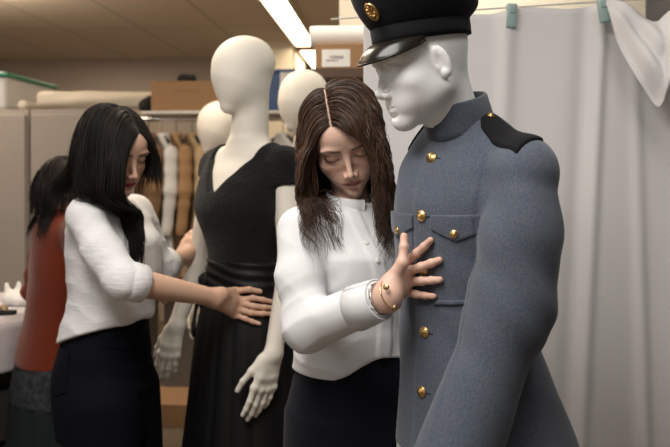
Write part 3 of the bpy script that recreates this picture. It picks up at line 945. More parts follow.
# ------------------------------------------------------------------ hung sheets and pegs
L0, L1 = at(366, 18, 2.42), at(612, 2, 2.32)
def sheet_main():
    nu, nv = 150, 110
    V = []
    for j in range(nv):
        v = j / (nv - 1)
        for i in range(nu):
            u = i / (nu - 1) * 1.26 - 0.01
            top = L0 + (L1 - L0) * u
            sag = 0.012 * math.sin(u * 9.4) ** 2
            p = top.copy(); p[2] -= sag * (1 - v) + max(0, u - 1.01) * 0.46 * (1 - v)
            p[2] = p[2] * (1 - v) + 0.012 * v
            du = u - (0.955 - 0.16 * v)                       # long fold hanging from the right peg
            f = -0.020 * math.exp(-(du / 0.026) ** 2) * math.exp(-v * 0.6) + 0.014 * math.exp(-((du + 0.05) / 0.04) ** 2)
            du = u - (0.585 - 0.10 * v)                       # softer one from the left peg
            f += -0.020 * math.exp(-(du / 0.035) ** 2) * math.exp(-v * 2.5)
            f += -0.014 * math.exp(-((u - 0.30 + 0.1 * v) / 0.06) ** 2) * (0.3 + v)
            f += 0.012 * math.sin(u * 11 + 1.3 + 0.8 * v) * (0.10 + 0.9 * v) + 0.004 * math.sin(u * 23 + 2.4 * v) * v
            f += -0.014 * math.exp(-((u - 1.08 - 0.02 * v) / 0.025) ** 2) * (0.4 + v)
            p[1] += f - 0.10 * v * u
            V.append(p)
    F = [[j * nu + i, j * nu + i + 1, (j + 1) * nu + i + 1, (j + 1) * nu + i] for j in range(nv - 1) for i in range(nu - 1)]
    return V, F
sh = link_mesh('hanging_sheet', *sheet_main(), M['sheet'], label='large off-white sheet hung from a line behind the uniformed mannequin')
tag(sh, cat='sheet')
md = sh.modifiers.new('thickness', 'SOLIDIFY'); md.thickness = 0.002
def swath():
    nu, nv = 90, 50
    T_ = np.array([at(*q) for q in ((604, -6, 2.25), (622, 3, 2.23), (641, 15, 2.21), (656, 22, 2.18), (672, 10, 2.16), (700, -8, 2.13), (735, -14, 2.10))])
    B_ = np.array([at(*q) for q in ((608, 10, 2.245), (620, 46, 2.22), (640, 86, 2.19), (661, 107, 2.16), (668, 88, 2.14), (690, 70, 2.11), (735, 50, 2.08))])
    k = np.linspace(0, 1, 7); V = []
    uu = np.linspace(0, 1, nu)
    top = np.stack([pchip(k, T_[:, c], uu) for c in range(3)], 1); bot = np.stack([pchip(k, B_[:, c], uu) for c in range(3)], 1)
    for j in range(nv):
        v = j / (nv - 1)
        p = top * (1 - v) + bot * v
        p[:, 1] += -0.035 * math.sin(v * math.pi) * np.clip(uu * 3, 0, 1) + 0.012 * np.sin(v * 13 - uu * 9) * np.exp(-((uu - .42) / .22) ** 2) + 0.006 * np.sin(uu * 23 + v * 4)
        p[:, 2] += 0.004 * np.sin(uu * 19 + v * 7) * (1 - abs(2 * v - 1))
        V.append(p)
    V = np.concatenate(V)
    F = [[j * nu + i, j * nu + i + 1, (j + 1) * nu + i + 1, (j + 1) * nu + i] for j in range(nv - 1) for i in range(nu - 1)]
    return V, F
sw = link_mesh('draped_cloth', *swath(), M['sheet'], label='pinkish white cloth swagged across the upper right corner')
tag(sw, cat='cloth')
md = sw.modifiers.new('thickness', 'SOLIDIFY'); md.thickness = 0.003
# the line the sheet hangs from
ln = link_mesh('clothes_line', *tube([L0 + (L1 - L0) * t + np.array([0, 0.004, 0.004]) for t in np.linspace(-0.15, 1.42, 12)], 0.0025, 8), mat('white_cord', (0.6, 0.58, 0.55), 0.8))
tag(ln, 'thin pale cord that the sheet and pegs hang on', 'cord')
M['peg'] = mat('pale_green_plastic', (0.33, 0.45, 0.43), 0.45)
def peg(px, py, d, lean, label):
    c = at(px, py, d)
    t = thing('clothes_peg', c, label, 'clothes peg', 'pale green pegs on the line')
    R = np.array(Matrix.Rotation(lean, 3, 'Y')) * 1.35
    for sg in (-1, 1):
        bm_ = [bevbox((-0.0105, sg * 0.0055 - 0.0035, -0.024), (0.0105, sg * 0.0055 + 0.0035, 0.028), 0.002, R, c)]
        bm_.append(bevbox((-0.0085, sg * 0.008 - 0.003, 0.006), (0.0085, sg * 0.008 + 0.003, 0.024), 0.002, R, c))
        link_mesh('jaw', *joinVF(bm_), M['peg'], t)
    q = [np.array([0.011 * (1 if k % 2 else -1), 0.007 * math.cos(k * 1.57), -0.004 + 0.0065 * math.sin(k * 1.57)]) for k in range(9)]
    link_mesh('spring', *tube(np.array(q) @ R.T + c, 0.0014, 6), M['silver'], t)
peg(511, 17, 2.345, 0.06, 'pale green clothes peg nearer the cap, left of the two on the sheet')
peg(604, 11, 2.262, -0.16, 'pale green clothes peg at the right end of the sheet by the swagged cloth')
# ------------------------------------------------------------------ the young woman in the white shirt
TG = facing((0.062, 1.78, 0), -27)
HG = facing(at(344, 137.5, 1.755), -4, 30, 13, 0.99)
g = thing('person', (0.062, 1.78, 0), 'brown-haired woman in a plain white shirt pressing her hand on the uniform coat', 'person')
SKIN_G = (0.70, 0.455, 0.355)
RS = at(301, 230, 1.70); RE = at(308, 327, 1.615); RW = at(387, 296.5, 1.475)
LS = TG.p(-0.125, -.03, 1.32); LE = TG.p(-0.125, -0.13, 1.09); LW_ = TG.p(-0.06, -0.17, 0.90)
gb = Shape()
gh = head_shape(True)
gb.sub(gh, HG, 0.0, bound=(HG.p(0, 0, 0), 0.14))
NB = TG.p(0.022, -0.015, 1.335)
gb.rc(HG.p(0, -0.034, -0.035), NB, 0.043, 0.048, 0.012)
gb.loft(TG, [(0.84, 0, -.02, .155, .110), (0.95, 0, -.015, .145, .10), (1.05, 0, 0, .118, .085), (1.2, 0.01, 0.01, .13, .095), (1.245, .015, 0, .112, .070), (1.31, .02, -.016, .050, .042)], 0.012)
for s_, in ((-1,), (1,)):
    gb.chain([TG.p(s_ * .08, 0, .86), TG.p(s_ * .085, .015, .47), TG.p(s_ * .085, -.02, .08)], [.082, .052, .036], 0.02)
    gb.rc(TG.p(s_ * .085, -.035, .035), TG.p(s_ * .095, .13, .025), .034, .024, 0.02)
gb.chain([RS, RE], [.042, .036], 0.02)
fd = nrm(RW - RE)
gb.rc(RE, RW - fd * .02, .038, .0255, 0.02)
gb.chain([LS, LE, LW_], [.042, .036, .025], 0.02)
gb.rc(LW_, LW_ + TG.v(.02, .0, -.07), .022, .016, 0.02)
V, F = polymesh(gb, (-0.25, 1.35, -0.01), (0.42, 2.05, 1.40), 0.007)
F = F[V[F][:, :, 2].max(1) < 1.335]
V1, F1 = polymesh(gb, HG.o - [.13, .15, .19], HG.o + [.13, .13, .16], 0.002)
C0 = np.tile(SKIN_G, (len(V), 1))
Q = HG.loc(V1)
def slim(Q):
    """a shorter lower face with a narrow chin"""
    R = Q.copy(); z = Q[:, 2]
    R[:, 2] = np.where(z < 0, np.where(z > -.118, z * .95, z + .0059), z)
    t = np.clip((-z - .025) / .085, 0, 1) * np.clip((.17 + z) / .05, 0, 1) * np.clip((Q[:, 1] + .01) / .05, 0, 1)
    R[:, 0] *= 1 - .20 * t
    return R
V1 = HG.w(slim(Q))
cF = V1[F1].mean(axis=1)
F1 = F1[~((np.linalg.norm(cF[:, :2] - NB[:2], axis=1) > .060) & (cF[:, 2] < 1.350))]
C1 = paint_head(Q, SKIN_G, lip=(0.46, 0.17, 0.15), brow=(0.055, 0.03, 0.02))
PARTX = 0.020
def scalp(Q):
    """positive inside the hair line"""
    x, y, z = np.abs(Q[:, 0]), Q[:, 1], Q[:, 2]
    front = z - 0.068 + 3.0 * np.clip(x - 0.03, 0, 1) ** 1.6 * 0.6
    side = np.where(y < 0.045, z + 0.012 - np.clip(0.02 - y, 0, 0.06) * -1.0, -1)
    side = np.where(y < 0.030, z + np.clip((0.030 - y) * 0.9, 0, 0.075) - 0.012, -1)
    return np.maximum(front, side)
sm = np.clip(scalp(Q) / 0.004, 0, 1)[:, None]
part = np.exp(-((Q[:, 0] - PARTX) / 0.0022) ** 2) * (Q[:, 1] > -0.03)
sm = sm * (1 - 0.75 * part[:, None])
C1 = C1 * (1 - sm) + np.array([0.03, 0.017, 0.011]) * sm
# right hand, palm on the coat: finger joints lie on the cloth
def on_coat(px, py, off): 
    h = ray_hit(base, px, py)
    return h + base.grad(h[None])[0] * off
nC = base.grad(ray_hit(base, 425, 268)[None])[0]
W = RW
idx = [on_coat(412.5, 262, .017), on_coat(421, 252.5, .0135), on_coat(427, 246, .009), on_coat(432.5, 240, .0065)]
mid = [on_coat(415, 271.5, .018), on_coat(426, 266, .0145), on_coat(434, 262.5, .0095), on_coat(441, 259.8, .0065)]
rng_ = [on_coat(414, 281, .017), on_coat(426, 280, .014), on_coat(434.5, 279.5, .0095), on_coat(441.5, 279.2, .0065)]
lit = [on_coat(410, 290.5, .015), on_coat(420, 293.5, .0115), on_coat(427.5, 295, .008), on_coat(435.5, 296, .006)]
th = [W + nrm(idx[0] - W) * .022 + np.array([-.002, 0, .010]), at(402.5, 263, 1.478), at(404, 247, 1.486), at(404, 236.5, 1.493)]
fing = [idx, mid, rng_, lit]
gh_ = Shape()
gh_.sub(hand_shape(W + fd * 0.004, fd, fing, th, nC, rf=0.0084, tip=0.0066, rt=0.0095))
gh_.rc(RE + fd * 0.09, W, .033, .0235, 0.02, flat=(nC, 0.85))
V2, F2 = polymesh(gh_, np.minimum(W - .14, W - .14), W + [.16, .14, .15], 0.0016)
C2 = np.tile(SKIN_G, (len(V2), 1))
kn = np.zeros(len(V2))
for f in fing:
    kn += np.exp(-((V2 - f[0]) ** 2).sum(1) / 0.00010) * .3 + np.exp(-((V2 - f[1]) ** 2).sum(1) / 0.00004) * .35 + np.exp(-((V2 - f[3]) ** 2).sum(1) / 0.00005) * .45
kn = np.clip(kn + np.exp(-((V2 - th[3]) ** 2).sum(1) / 0.00008) * .4, 0, .6)[:, None]
C2 = C2 * (1 - kn) + np.array([SKIN_G[0] * 1.02, SKIN_G[1] * .76, SKIN_G[2] * .72]) * kn
VV, FF = joinVF([(V, F), (V1, F1), (V2, F2)])
gbody = link_mesh('body', VV, FF, M['skin'], g, colors=np.concatenate([C0, C1, C2]))
M['nail'] = mat('finger_nail', (0.66, 0.40, 0.33), 0.25, spec=0.5)
for q_ in nails(fing, th, [nC, nC, nC, nC, nrm(np.array([-.5, -.8, .1]))]): link_mesh('fingernail', *q_, M['nail'], gbody)

# shirt
ss = Shape()
ss.loft(TG, [(0.985, 0, -.012, .158, .122), (1.03, 0, -.008, .154, .120), (1.10, 0.002, 0.002, .140, .112), (1.18, 0.006, .008, .146, .120), (1.24, .012, .008, .150, .116),
             (1.275, .018, -.002, .138, .098), (1.312, .022, -.012, .105, .076), (1.338, .024, -.016, .066, .060), (1.352, .024, -.016, .05, .05)], 0, n=2.2)
ss.rc(TG.p(.03, -.012, 1.300), RS + TG.v(-.02, 0, .0), .052, .051, .05)
ss.rc(TG.p(0, -.012, 1.300), LS, .05, .055, .05)
slv = Shape()
slv.chain([RS, (RS + RE) / 2 + np.array([-.008, -.004, 0]), RE], [.051, .050, .047], .02)
slv.rc(RE, RW - fd * .032, .047, .038, .03)
ss.sub(slv, None, .012)
ss.chain([LS, LE, LW_ - nrm(LW_ - LE) * .03], [.056, .050, .038], .02)
def shirt_disp(P, d):
    Q = TG.loc(P)
    o = 0.0020 * fbm(P, 20, 11, 2)
    w = np.exp(-((P - RE) ** 2).sum(1) / 0.009)                       # elbow creases
    o += 0.0046 * w * (np.abs(np.sin((P - RE) @ nrm([0.55, -.2, -0.85]) * 72 + 1.8 * fbm(P, 13, 2, 2))) ** .6 - .7)
    t = np.clip((P - RS) @ (RE - RS) / ((RE - RS) @ (RE - RS)), 0, 1)
    near = np.exp(-((P - (RS + t[:, None] * (RE - RS))) ** 2).sum(1) / 0.006)
    o += 0.0030 * near * (np.abs(np.sin(P @ nrm([0.75, 0.1, 0.66]) * 42 + 2.4 * fbm(P, 9, 8, 2))) ** .6 - .7)
    low = np.clip((1.10 - Q[:, 2]) / 0.09, 0, 1) * np.clip(1 - near, 0, 1)                          # blousing above the waist
    o += 0.0070 * low * (np.abs(np.sin(P @ nrm([0.35, 0, 0.93]) * 40 + 2.4 * fbm(P, 9, 21, 2))) ** .6 - .7)
    b = np.exp(-((Q - np.array([0.0, .1, 1.16])) ** 2).sum(1) / 0.02)
    o += 0.0030 * b * (np.abs(np.sin(P @ nrm([0.93, 0, -0.35]) * 34 + 2 * fbm(P, 8, 31, 2))) ** .6 - .7)
    front = np.clip((Q[:, 1] - 0.03) / 0.02, 0, 1)
    e = 1 / (1 + np.exp(-(np.abs(Q[:, 0] - 0.010 - 0.19 * np.clip(Q[:, 2] - 1.12, 0, 1)) - 0.0155) / 0.0008))
    o += -0.0036 * (1 - e) * front
    return o
ss.disp(shirt_disp)
sbase = Shape().sub(ss)
hemz = lambda Q: 1.028 - 0.034 * np.clip((Q[:, 0] - .03) / 0.08, -0.2, 1) + 0.003 * np.sin(Q[:, 0] * 40)
sf = Shape().sub(ss)
sf.op(lambda P, b, q: (lambda Q: hemz(Q) - Q[:, 2])(TG.loc(P)), None, None, .004, 'i')
sf.rc(RW - fd * .05, RW + fd * .03, .030, .032, .002, 's')
sf.sub(Shape().rc(NB - (0, 0, .01), HG.p(0, -0.028, -0.05), .052, .052), None, .004, 's')
V, F = polymesh(sf, (-0.30, 1.38, 0.93), (0.45, 2.05, 1.45), 0.0038)
shirt = link_mesh('shirt', V, F, M['shirt'], g)
# cuff of the right sleeve, buttons, collar band
def ring_band(a, b, ra, rb, th_, n=36, gap=0.0, ph=0.0):
    ax = nrm(b - a); R = axes_from(ax); V, F = [], []
    an = np.linspace(gap, 2 * math.pi - gap, n) + ph
    for t, r in ((0, ra), (.02, ra + th_), (.5, (ra + rb) / 2 + th_ * 1.05), (.98, rb + th_), (1, rb), (.5, (ra + rb) / 2)):
        for x in an: V.append(a + (b - a) * t + R @ np.array([math.cos(x) * r, math.sin(x) * r, 0]))
    m = 6
    F = [[i * n + j, i * n + j + 1, ((i + 1) % m) * n + j + 1, ((i + 1) % m) * n + j] for i in range(m) for j in range(n - 1)]
    F.append([i * n for i in range(m)]); F.append([i * n + n - 1 for i in range(m)][::-1])
    return np.array(V), F
link_mesh('cuff', *ring_band(RW - fd * .082, RW - fd * .018, .0415, .0365, .003, gap=0.04, ph=2.2), M['shirt'], shirt)
def collar_band():
    V, F = [], []; n = 40; prof = [(0, 0), (.5, .002), (1, .001), (1.02, -.001), (1, -.003), (.5, -.003), (0, -.003)]
    for a in np.linspace(0.0, 2 * math.pi - 0.50, n):
        for t, o in prof:
            V.append(TG.p(0.024 + math.sin(a) * (.058 - .004 * t + o), -.012 + math.cos(a) * (.060 + o) + .004 * t, 1.340 + .036 * t - .010 * math.cos(a)))
    m = len(prof)
    F = [[i * m + j, i * m + (j + 1) % m, (i + 1) * m + (j + 1) % m, (i + 1) * m + j] for i in range(n - 1) for j in range(m)]
    F += [list(range(m)), [(n - 1) * m + j for j in range(m)][::-1]]
    return V, F
link_mesh('collar', *collar_band(), M['shirt'], shirt)
M['pearl'] = mat('pearl_button', (0.80, 0.79, 0.76), 0.25)
for z in (1.30, 1.245, 1.185, 1.125):
    c = snap(sbase, TG.p(0.010 + 0.19 * (z - 1.12), .13, z), .0006)
    V, F = lathe([(.001, -.001), (.0050, -.001), (.0056, .0004), (.0048, .0014), (.003, .0010), (.001, .0010)], 14, c, axes_from(sbase.grad(c[None])[0]))
    link_mesh('button', V, F, M['pearl'], shirt)
# skirt
ks = Shape()
ks.loft(TG, [(0.42, 0, -.02, .165, .135), (0.70, 0, -.022, .172, .140), (0.86, 0, -.020, .172, .140), (0.97, 0, -.012, .156, .122), (1.035, 0, -.004, .138, .106)], 0, n=2.15)
ks.disp(lambda P, d: 0.0025 * fbm(P, 10, 4, 2) - 0.003 * np.exp(-((P[:, 2] - .90) / .012) ** 2))
V, F = polymesh(ks, (-0.2, 1.5, .40), (0.35, 2.05, 1.06), 0.006)
link_mesh('skirt', V, F, M['skirt'], g)
# bracelets
def bangle(c, r, th_, m, name, tilt, charms=()):
    R = axes_from(nrm(fd + np.asarray(tilt)))
    P = [c + R @ np.array([math.cos(a) * r * 1.0, math.sin(a) * r, 0]) for a in np.linspace(0, 2 * math.pi, 41)]
    V, F = tube(P, th_, 6, False)
    o = link_mesh(name, V, F, M[m], g)
    for q, rr in charms:
        link_mesh('charm', *lathe([(.001, -.001), (rr, -.001), (rr, .001), (.001, .001)], 16, q, axes_from((-.3, -1, .2))), M['gold'], o)
    return o
bw = W + fd * .010
bangle(bw, .0285, .0011, 'gold', 'bracelet', (.1, 0, .15), [(bw + np.array([-.010, -.024, .018]), .0056), (bw + np.array([.004, -.027, -.018]), .003)])
bangle(W - fd * .012, .0292, .0014, 'silver', 'bracelet', (-.05, 0, .1))

# hair
gnoear = Shape(); gnoear.ops += gb.ops[1:]; gnoear.sub(head_shape(True, ears=False), HG, 0.0, bound=(HG.p(0, 0, 0), 0.14))
guard = Shape().sub(gnoear).sub(sbase)
def face_open(Q, side, s_, o):
    """keeps the locks to either side of the face"""
    z = Q[:, 2]
    rgt = np.interp(z, [-.30, -.13, -.05, 0.0, .045, .075], [.022, .024, .044, .053, .040, PARTX + .002])
    lft = np.interp(z, [-.30, -.13, -.05, 0.0, .045, .075], [.026, .030, .046, .050, .030, -(PARTX - .002)])
    m = (Q[:, 1] > 0.03) & (z < 0.075)
    w_ = np.clip((Q[:, 1] - 0.03) / 0.025, 0, 1) * m
    tgt = np.where(side > 0, np.maximum(Q[:, 0], rgt + o * .3), np.minimum(Q[:, 0], -lft - o * .3))
    Q = Q.copy(); Q[:, 0] += (tgt - Q[:, 0]) * w_ * 0.8
    tg = np.clip(.050 + (o - .004) / .018 * .062, 0, .112)
    Q[:, 0] += np.clip((tg - Q[:, 0]) * .04, -.0008, .0014) * (side > 0) * np.clip((-.05 - z) / .06, 0, 1)
    far = np.maximum(np.abs(Q[:, 0]) - np.where(side > 0, .112, .088), 0) * (z > -0.25)          # hangs close to the head
    Q[:, 0] -= np.sign(Q[:, 0]) * far * 0.5
    return Q
paths, q, r = grow_hair(V1, HG, scalp, 4200, PARTX, guard, (0.235, 0.345), (0.003, 0.022), 5, lift=0.05, fixf=face_open, cling=0.14)
base_c = np.array([0.034, 0.016, 0.009]); hi_c = np.array([0.085, 0.040, 0.020])
cols = base_c + (hi_c - base_c) * r.uniform(0, 1, (len(paths), 1)) ** 1.6
V, F, C = strands(paths, 0.00125, cols, wave=0.012, wl=0.11, seed=3, nclump=150)
link_mesh('hair', V, F, M['hair_brown'], g, colors=C)

# ------------------------------------------------------------------ the faceless mannequin in the black dress, and two more behind
def egg_head(s, c, yaw, pitch, sc=1.0):
    H = facing(c, yaw, pitch, 0, sc)
    e = Shape()
    e.ell((0, -0.010, 0.030), (0.078, 0.096, 0.082))
    e.ell((0, 0.020, -0.015), (0.069, 0.072, 0.085), 0.03)
    e.rc((0, 0.030, -0.030), (0, 0.064, -0.088), 0.060, 0.022, 0.03)
    s.sub(e, H, 0, bound=(np.asarray(c, float), 0.15 * sc))
    return H
TD = facing((-0.270, 2.40, 0), 42)
dm = thing('mannequin', (-0.270, 2.40, 0), 'cream egg-headed mannequin with a blank face wearing the black dress', 'mannequin', 'mannequins')
d_ = Shape()
HD = egg_head(d_, at(243, 74, 2.37), 62, 10, 1.0)
NBD = TD.p(0, -.015, 1.50)
d_.rc(HD.p(0, -0.022, -0.045), NBD, 0.050, 0.060, 0.03)
d_.loft(TD, [(0.86, 0, -.01, .150, .110), (1.0, 0, -.01, .150, .105), (1.13, 0, 0, .108, .082), (1.22, 0, 0.004, .118, .090), (1.33, 0, .012, .132, .106), (1.42, 0, 0, .135, .088), (1.475, 0, -.012, .110, .070), (1.515, 0, -.015, .062, .055)], 0.035)
DS = [TD.p(.150, -.015, 1.440), TD.p(-.160, -.015, 1.440)]
DE = [at(199, 262, 2.56), at(291, 262, 2.27)]
DW = [at(176, 326, 2.50), at(273, 354, 2.21)]
for i in (0, 1):
    d_.rc(TD.p((.10, -.10)[i], -.012, 1.465), DS[i], .045, .046, .03)
    d_.chain([DS[i], DE[i], DW[i]], [.045, .035, .024], 0.02)
    d_.chain([TD.p((.08, -.08)[i], 0, .88), TD.p((.085, -.085)[i], .02, .48), TD.p((.085, -.085)[i], -.01, .09)], [.082, .052, .036], 0.02)
    d_.rc(TD.p((.085, -.085)[i], -.03, .04), TD.p((.095, -.095)[i], .12, .03), .034, .026, 0.02)
V, F = polymesh(d_, (-0.75, 2.0, -0.01), (0.1, 2.75, 1.95), 0.006)
parts = [(V, F)]
for i, (dirv, n_, th_, L) in enumerate((((-.052, .0, -.21), (-.25, -.95, -.05), (-.7, -.2, .1), .20), ((-.062, -.01, -.23), (.55, -.80, -.1), (-.8, -.5, 0), .205))):
    fs, tb, nn = auto_hand(DW[i], dirv, n_, th_, L, curl=(4, 12, 10), spread=0.5)
    hs_ = Shape().sub(hand_shape(DW[i], None, fs, tb, nn, rf=0.0088, tip=0.0068))
    hs_.rc(DW[i] + nrm(DE[i] - DW[i]) * .05, DW[i], .026, .023, 0.015)
    parts.append(polymesh(hs_, DW[i] - [.12, .12, .26], DW[i] + [.12, .12, .10], 0.0024))
link_mesh('body', *joinVF(parts), M['cream'], dm)

dress = thing('dress', (-0.270, 2.40, 0.3), 'black V-neck dress with a satin sash and long pleated skirt on the faceless mannequin', 'dress')
bs = Shape()
bs.loft(TD, [(1.10, 0, -.002, .126, .096), (1.16, 0, 0, .121, .094), (1.24, -.006, 0.004, .138, .106), (1.325, -.008, .016, .158, .124), (1.39, -.008, .010, .160, .112), (1.44, -.004, -.004, .152, .096), (1.475, 0, -.012, .128, .084), (1.50, 0, -.014, .10, .076), (1.53, 0, -.014, .06, .07)], 0, n=2.2)
for i in (0, 1): bs.rc(TD.p((.10, -.10)[i], -.012, 1.466), TD.p((.142, -.142)[i], -.015, 1.440), .051, .053, .03)
for i, L in ((0, .030), (1, .055)):       # short cap sleeves
    ax_ = nrm(DE[i] - DS[i]); cp_ = Shape().rc(DS[i] - ax_ * .01, DS[i] + ax_ * (L + .05), .054, .052); cp_.plane(DS[i] + ax_ * L, ax_, .003)
    bs.sub(cp_, None, .02)
bs.disp(lambda P, d: 0.0030 * fbm(P, 26, 3, 3))
bodice_base = Shape().sub(bs)
bo = Shape().sub(bs)
# V neckline: a wedge cut through the front, a shallower scoop behind
def neck(P, b, q):
    Q = TD.loc(P)
    w = 0.012 + (Q[:, 2] - 1.370) * 0.80
    w = np.where(Q[:, 2] > 1.47, 0.012 + 0.08 + (Q[:, 2] - 1.47) * 0.2, w)
    d1 = np.maximum(np.abs(Q[:, 0]) - np.maximum(w, -.01), 1.372 - Q[:, 2])
    d1 = np.maximum(d1, -0.02 - Q[:, 1])
    d2 = np.maximum(np.abs(Q[:, 0]) - 0.085, 1.47 - Q[:, 2])
    return np.minimum(d1, d2)
inner = Shape()
cut = Shape().op(neck)
bo.sub(cut, None, 0.004, 's')
V, F = polymesh(bo, (-0.55, 2.1, 1.08), (0.0, 2.7, 1.56), 0.004)
link_mesh('bodice', V, F, M['velvet'], dress, label='black crinkled bodice')
wb = Shape()
wb.loft(TD, [(1.075, 0, -.004, .139, .107), (1.11, 0, -.002, .131, .101), (1.15, 0, 0, .127, .098), (1.172, 0, 0, .124, .096)], 0, n=2.2, capk=.012)
wb.disp(lambda P, d: -0.0026 * np.sin(P[:, 2] * 210 + 4.0 * np.sin((P[:, 0] + .3) * 14) + 2.2 * fbm(P, 10, 2, 2)))
V, F = polymesh(wb, (-0.5, 2.2, 1.06), (0.0, 2.6, 1.19), 0.004)
sash = link_mesh('sash', V, F, M['satin'], dress, label='gathered black satin sash')
kn_ = Shape(); kc = snap(wb, TD.p(0.118, .075, 1.10), .002)
kn_.ell(kc, (.022, .018, .020)); 
for dx, L in ((-.012, .20), (.014, .15)):
    kn_.chain([kc, kc + TD.v(dx, .02, -.06), kc + TD.v(dx * 1.6, .028, -L)], [.012, .015, .018], .008, flat=(TD.v(.6, .8, 0), .35))
kn_.disp(lambda P, d: .003 * fbm(P, 40, 6, 2))
V, F = polymesh(kn_, kc - [.09, .09, .26], kc + [.09, .09, .05], .003)
link_mesh('sash_knot', V, F, M['satin'], dress)
sk = Shape()
sk.loft(TD, [(0.10, -.004, -.01, .285, .255), (0.40, -.004, -.008, .232, .205), (0.75, -.002, -.004, .184, .158), (0.95, 0, -.004, .164, .133), (1.05, 0, -.004, .144, .112), (1.10, 0, -.002, .128, .098)], 0, n=2.1)
def pleats(P, d):
    Q = TD.loc(P); a = np.arctan2(Q[:, 1], Q[:, 0])
    x = (a * 13 / (2 * math.pi) + 0.25 * np.sin(a * 3)) % 1.0
    amp = np.clip((1.07 - Q[:, 2]) / 0.12, 0, 1)
    return -amp * 0.011 * (smin(np.abs(x - 0.5) * 2, np.full(len(x), .55), .3) - 0.3) + 0.002 * fbm(P, 9, 12, 2)
sk.disp(pleats)
V, F = polymesh(sk, (-0.62, 2.05, 0.08), (0.08, 2.75, 1.13), 0.0055)
link_mesh('skirt', V, F, M['satin'], dress)

def bust(name_label, c, yaw, pitch, loc, m='cream', g='mannequins', sh=0.0):
    """faceless mannequin standing further back"""
    t = thing('mannequin', loc, name_label, 'mannequin', g)
    s = Shape()
    H = egg_head(s, c, yaw, pitch, 1.0)
    T = facing(loc, yaw - 18)
    top = c[2] - 0.245
    s.rc(H.p(0, -.022, -.045), T.p(0, -.012, top), .049, .058, .03)
    k = top / 1.50
    s.loft(T, [(.86 * k, 0, -.01, .150, .110), (1.0 * k, 0, -.01, .150, .105), (1.13 * k, 0, 0, .108, .082), (1.33 * k, 0, .012, .132, .106), (1.42 * k, 0, 0, .135, .088), (1.475 * k, 0, -.012, .110, .070), (1.515 * k, 0, -.015, .062, .055)], .035)
    for i in (1, -1):
        S_, E_, W_ = T.p(i * .15, -.015, 1.44 * k), T.p(i * .19, -.04, 1.15 * k), T.p(i * .20, .05, .93 * k)
        s.rc(T.p(i * .10, -.012, 1.465 * k), S_, .045, .046, .03)
        s.chain([S_, E_, W_], [.045, .035, .024], .02)
        fs, tb, nn = auto_hand(W_, (0, 0.05, -1), T.v(i, 0, 0), T.v(0, 1, 0), .19)
        s.sub(hand_shape(W_, None, fs, tb, nn), None, .006, bound=(W_ - np.array([0, 0, .09]), .16))
        s.chain([T.p(i * .08, 0, .88 * k), T.p(i * .085, .02, .48), T.p(i * .085, -.01, .09)], [.082, .052, .036], .02)
        s.rc(T.p(i * .085, -.03, .04), T.p(i * .095, .12, .03), .034, .026, .02)
    lo = np.array(loc) - [.42, .42, .01]; hi = np.array(loc) + [.42, .42, 1.98]
    V, F = polymesh(s, lo, hi, .007)
    link_mesh('body', V, F, M[m], t)
    return t
bust('cream faceless mannequin half hidden behind the dressed one, by the coat rack', at(219, 127, 3.45), 60, 8, (at(232, 0, 3.5)[0], 3.5, 0))
bust('cream faceless mannequin whose head shows just above the brown-haired woman', at(303, 101, 2.84), 40, 6, (at(307, 0, 2.87)[0], 2.87, 0))
# ------------------------------------------------------------------ the dark-haired woman at the left
TL = facing((-0.620, 2.235, 0), -80)
HL = facing(at(114, 148, 2.13), -54, 24, 4, 0.97)
lw = thing('person', (-0.620, 2.235, 0), 'woman with long black hair, crinkled white shirt and dark jeans adjusting the dress', 'person')
SKIN_L = (0.60, 0.375, 0.265)
LRS, LRE, LRW = at(86, 217, 2.09), at(123, 280, 2.01), at(214, 297.5, 2.19)
LLS, LLE, LLW = TL.p(-.14, .0, 1.305), at(158, 268, 2.40), at(184, 256, 2.52)
lb = Shape()
lb.sub(head_shape(True), HL, 0, bound=(HL.p(0, 0, 0), .14))
NBL = TL.p(0, -.010, 1.325)
lb.rc(HL.p(0, -.028, -.035), NBL, .047, .052, .02)
lb.loft(TL, [(0.80, 0, -.03, .15, .115), (0.90, 0, -.022, .145, .105), (1.02, 0, 0, .112, .082), (1.18, 0, .01, .12, .092), (1.27, 0, .005, .125, .085), (1.335, 0, -.01, .07, .055)], .03)
for s_ in (-1, 1):
    lb.chain([TL.p(s_ * .075, -.01, .84), TL.p(s_ * .08, .02, .46), TL.p(s_ * .08, -.03, .08)], [.080, .050, .035], .02)
    lb.rc(TL.p(s_ * .08, -.045, .035), TL.p(s_ * .09, .12, .025), .034, .024, .02)
fdl = nrm(LRW - LRE)
lb.chain([LRS, LRE], [.042, .038], .02); lb.rc(LRE, LRW - fdl * .02, .038, .024, .02)
fd2 = nrm(LLW - LLE)
lb.chain([LLS, LLE], [.042, .037], .02); lb.rc(LLE, LLW, .037, .024, .02)
V, F = polymesh(lb, (-0.95, 1.85, -0.01), (-0.25, 2.62, 1.36), .006)
F = F[V[F][:, :, 2].max(1) < HL.o[2] - .150]
V1, F1 = polymesh(lb, HL.o - [.15, .15, .19], HL.o + [.15, .15, .16], .0024)
Q = HL.loc(V1)
C0 = np.tile(SKIN_L, (len(V), 1))
C1 = paint_head(Q, SKIN_L, lip=(0.40, 0.045, 0.05), brow=(0.03, 0.02, 0.016))
def scalp_l(Q): 
    x, y, z = np.abs(Q[:, 0]), Q[:, 1], Q[:, 2]
    front = z - 0.070 + 1.8 * np.clip(x - .03, 0, 1) ** 1.6
    side = np.where(y < 0.030, z + np.clip((.030 - y) * .9, 0, .075) - .012, -1)
    return np.maximum(front, side)
sm = np.clip(scalp_l(Q) / .004, 0, 1)[:, None]
C1 = C1 * (1 - sm) + np.array([.012, .009, .008]) * sm
